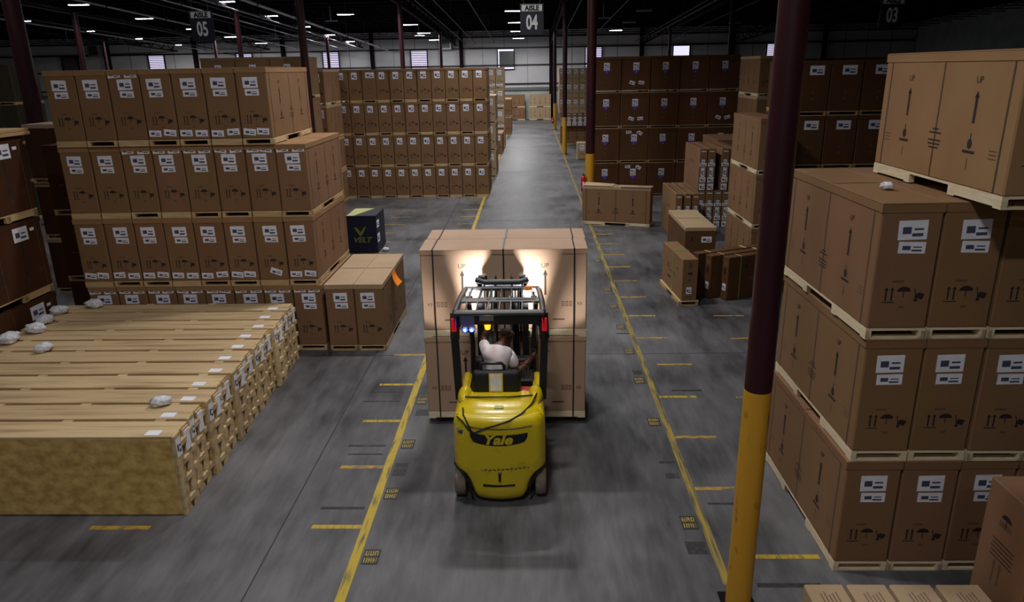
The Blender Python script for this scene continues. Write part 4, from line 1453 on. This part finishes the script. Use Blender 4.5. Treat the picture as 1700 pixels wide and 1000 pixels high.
# elastic cord over the counterweight
part('elastic_cord', MB().tube([(-.46, .10, 1.075), (-.40, .045, 1.05), (-.36, .02, 1.0), (-.32, .01, .95), (-.26, .0, .93), (-.15, -.012, .985), (0, -.01, 1.03), (.12, .015, 1.065), (.25, .10, 1.105), (.36, .25, 1.15), (.42, .42, 1.2)], .009, black_matt, 8), FL, 'dark elastic cord')
part('elastic_cord', MB().tube([(-.43, .42, 1.16), (-.2, .36, 1.185), (.1, .36, 1.185), (.4, .44, 1.17)], .009, black_matt, 8), FL, 'dark elastic cord')
part('elastic_cord', MB().tube([(-.40, .2, 1.13), (-.39, .1, 1.1), (-.34, .03, 1.03), (-.30, .0, .95), (-.31, -.002, .90)], .009, black_matt, 8), FL, 'dark elastic cord')
part('cap_plate', MB().rbox(-.05, .16, 1.125, .05, .24, 1.15, .004, cream), FL)


# ------------------------------------------------------------------ driver
def skinned(name, verts, edges, radii, mat, parent=None, sub=2, root=0):
    me = bpy.data.meshes.new(name)
    me.from_pydata(verts, edges, [])
    o = bpy.data.objects.new(name, me)
    COL.objects.link(o)
    md = o.modifiers.new('Skin', 'SKIN')
    md.use_smooth_shade = True
    for i, r in enumerate(radii):
        rr = r if isinstance(r, tuple) else (r, r)
        me.skin_vertices[0].data[i].radius = rr
        me.skin_vertices[0].data[i].use_root = (i == root)
    sb = o.modifiers.new('Sub', 'SUBSURF'); sb.levels = sub; sb.render_levels = sub
    dg = bpy.context.evaluated_depsgraph_get(); dg.update()
    m2 = bpy.data.meshes.new_from_object(o.evaluated_get(dg))
    bpy.data.objects.remove(o); bpy.data.meshes.remove(me)
    m2.name = name
    m2.materials.clear(); m2.materials.append(mat)
    for p in m2.polygons:
        p.material_index = 0; p.use_smooth = True
    o2 = link(name, m2, parent)
    return o2


class Sk:
    def __init__(s):
        s.v = []; s.e = []; s.r = []

    def add(s, p, r, prev=None):
        s.v.append(p); s.r.append(r)
        if prev is not None:
            s.e.append((prev, len(s.v) - 1))
        return len(s.v) - 1


DX, DY = -.46, 7.95       # pelvis
P = Sk()
pel = P.add((DX, DY + .02, 1.13), (.14, .11))
sp1 = P.add((DX + .01, DY + .03, 1.25), (.125, .10), pel)
sp2 = P.add((DX + .03, DY + .06, 1.38), (.12, .10), sp1)
chs = P.add((DX + .05, DY + .10, 1.49), (.085, .075), sp2)
nk = P.add((DX + .10, DY + .15, 1.565), .052, chs)
hd0 = P.add((DX + .13, DY + .19, 1.61), (.066, .072), nk)
hd1 = P.add((DX + .145, DY + .205, 1.665), (.078, .088), hd0)
hd2 = P.add((DX + .15, DY + .205, 1.72), (.06, .07), hd1)
# face turned towards the right-front and a little down
nose = P.add((DX + .235, DY + .24, 1.645), .015, hd1)
chin = P.add((DX + .20, DY + .225, 1.585), .03, hd0)
ear = P.add((DX + .135, DY + .135, 1.655), .018, hd1)


def hand(S, wrist, d, side, curl, up_):
    """palm, four fingers of unequal length with knuckle bends and a thumb from the palm's side"""
    d = Vector(d).normalized(); side = Vector(side).normalized(); up_ = Vector(up_).normalized()
    w = Vector(S.v[wrist])
    palm = S.add(tuple(w + d * .05), (.032, .02), wrist)
    for k, (off, L) in enumerate(((-.027, .068), (-.009, .078), (.009, .073), (.026, .058))):
        a = w + d * .085 + side * off
        i0 = S.add(tuple(a), .0095, palm)
        a = a + (d * math.cos(curl * .5) + up_ * math.sin(curl * .5)) * L * .45
        i1 = S.add(tuple(a), .009, i0)
        a = a + (d * math.cos(curl * 1.5) + up_ * math.sin(curl * 1.5)) * L * .33
        i2 = S.add(tuple(a), .0085, i1)
        a = a + (d * math.cos(curl * 2.3) + up_ * math.sin(curl * 2.3)) * L * .25
        S.add(tuple(a), .007, i2)
    a = w + d * .035 - side * .035
    t0 = S.add(tuple(a), .012, palm)
    a = a + (d * .6 - side * .35 + up_ * .6).normalized() * .035
    t1 = S.add(tuple(a), .010, t0)
    a = a + (d * .7 + up_ * .7).normalized() * .025
    S.add(tuple(a), .008, t1)


# right arm: shoulder, elbow low at the right, forearm to the grab bar on the right post
rs = P.add((DX + .19, DY + .095, 1.445), .045, chs)
re = P.add((DX + .24, DY + .10, 1.20), .045, rs)
rm = P.add((DX + .35, DY + .20, 1.25), .041, re)
rw = P.add((DX + .45, DY + .31, 1.32), .027, rm)
hand(P, rw, (.3, .6, .25), (-.1, -.35, 1), .95, (-.9, .3, 0))
# left arm raised towards the guard's front, elbow out
ls = P.add((DX - .115, DY + .08, 1.515), .058, chs)
le = P.add((DX - .14, DY + .25, 1.60), .043, ls)
lm2 = P.add((DX - .09, DY + .33, 1.70), .038, le)
lw = P.add((DX - .02, DY + .40, 1.79), .026, lm2)
hand(P, lw, (.15, .5, .8), (.9, -.3, 0), .6, (0, .6, -.4))
# legs
for s, kx in ((-1, -.02), (1, .06)):
    hp = P.add((DX + s * .085, DY + .08, 1.165), .085, pel)
    kn = P.add((DX + s * .13 + kx, DY + .50, 1.20), .062, hp)
    cf = P.add((DX + s * .13 + kx, DY + .56, 1.02), .055, kn)
    an = P.add((DX + s * .13 + kx, DY + .58, .80), .036, cf)
    P.add((DX + s * .13 + kx, DY + .70, .755), .036, an)
person = skinned('person', P.v, P.e, P.r, skin_m, None, 2)
person['label'] = 'person in a white T-shirt driving the forklift, leaning right, left arm raised'
person['category'] = 'person'

S_ = Sk()
a0 = S_.add((DX, DY + .02, 1.12), (.155, .126))
a1 = S_.add((DX + .01, DY + .03, 1.25), (.145, .12), a0)
a2 = S_.add((DX + .03, DY + .06, 1.38), (.158, .13), a1)
a3 = S_.add((DX + .05, DY + .10, 1.485), (.12, .105), a2)
S_.add((DX + .085, DY + .135, 1.545), .068, a3)
b0 = S_.add((DX + .182, DY + .09, 1.442), .08, a3)
b1 = S_.add((DX + .222, DY + .10, 1.345), .073, b0)
S_.add((DX + .232, DY + .105, 1.275), .070, b1)
c0 = S_.add((DX - .115, DY + .08, 1.512), .074, a3)
c1 = S_.add((DX - .13, DY + .15, 1.55), .068, c0)
S_.add((DX - .135, DY + .195, 1.575), .064, c1)
shirt = skinned('shirt', S_.v, S_.e, S_.r, shirt_m, person, 2)
shirt['label'] = 'white short-sleeved T-shirt'
T_ = Sk()
p0 = T_.add((DX, DY + .03, 1.15), (.15, .12))
for s, kx in ((-1, -.02), (1, .06)):
    hp = T_.add((DX + s * .085, DY + .08, 1.16), .1, p0)
    kn = T_.add((DX + s * .13 + kx, DY + .50, 1.20), .075, hp)
    cf = T_.add((DX + s * .13 + kx, DY + .56, 1.02), .068, kn)
    T_.add((DX + s * .13 + kx, DY + .58, .84), .06, cf)
tr = skinned('trousers', T_.v, T_.e, T_.r, trouser_m, person, 2)
tr['label'] = 'grey trousers'
for s, kx in ((-1, -.02), (1, .06)):
    part('shoe', MB().rbox(DX + s * .13 + kx - .045, DY + .53, .70, DX + s * .13 + kx + .045, DY + .80, .80, .03, black_matt, 3), person)
H_ = Sk()
h0 = H_.add((DX + .118, DY + .172, 1.635), (.068, .072))
h1 = H_.add((DX + .135, DY + .19, 1.70), (.078, .086), h0)
H_.add((DX + .145, DY + .195, 1.742), (.056, .064), h1)
hr = skinned('hair', H_.v, H_.e, H_.r, hair_m, person, 2)
hr['label'] = 'short black hair'
for dx, dy in ((.222, .195), (.195, .262)):
    part('eye', MB().tube([(DX + dx, DY + dy, 1.672), (DX + dx + .006, DY + dy + .004, 1.672)], [.009, .004], sign_white, 8), person)
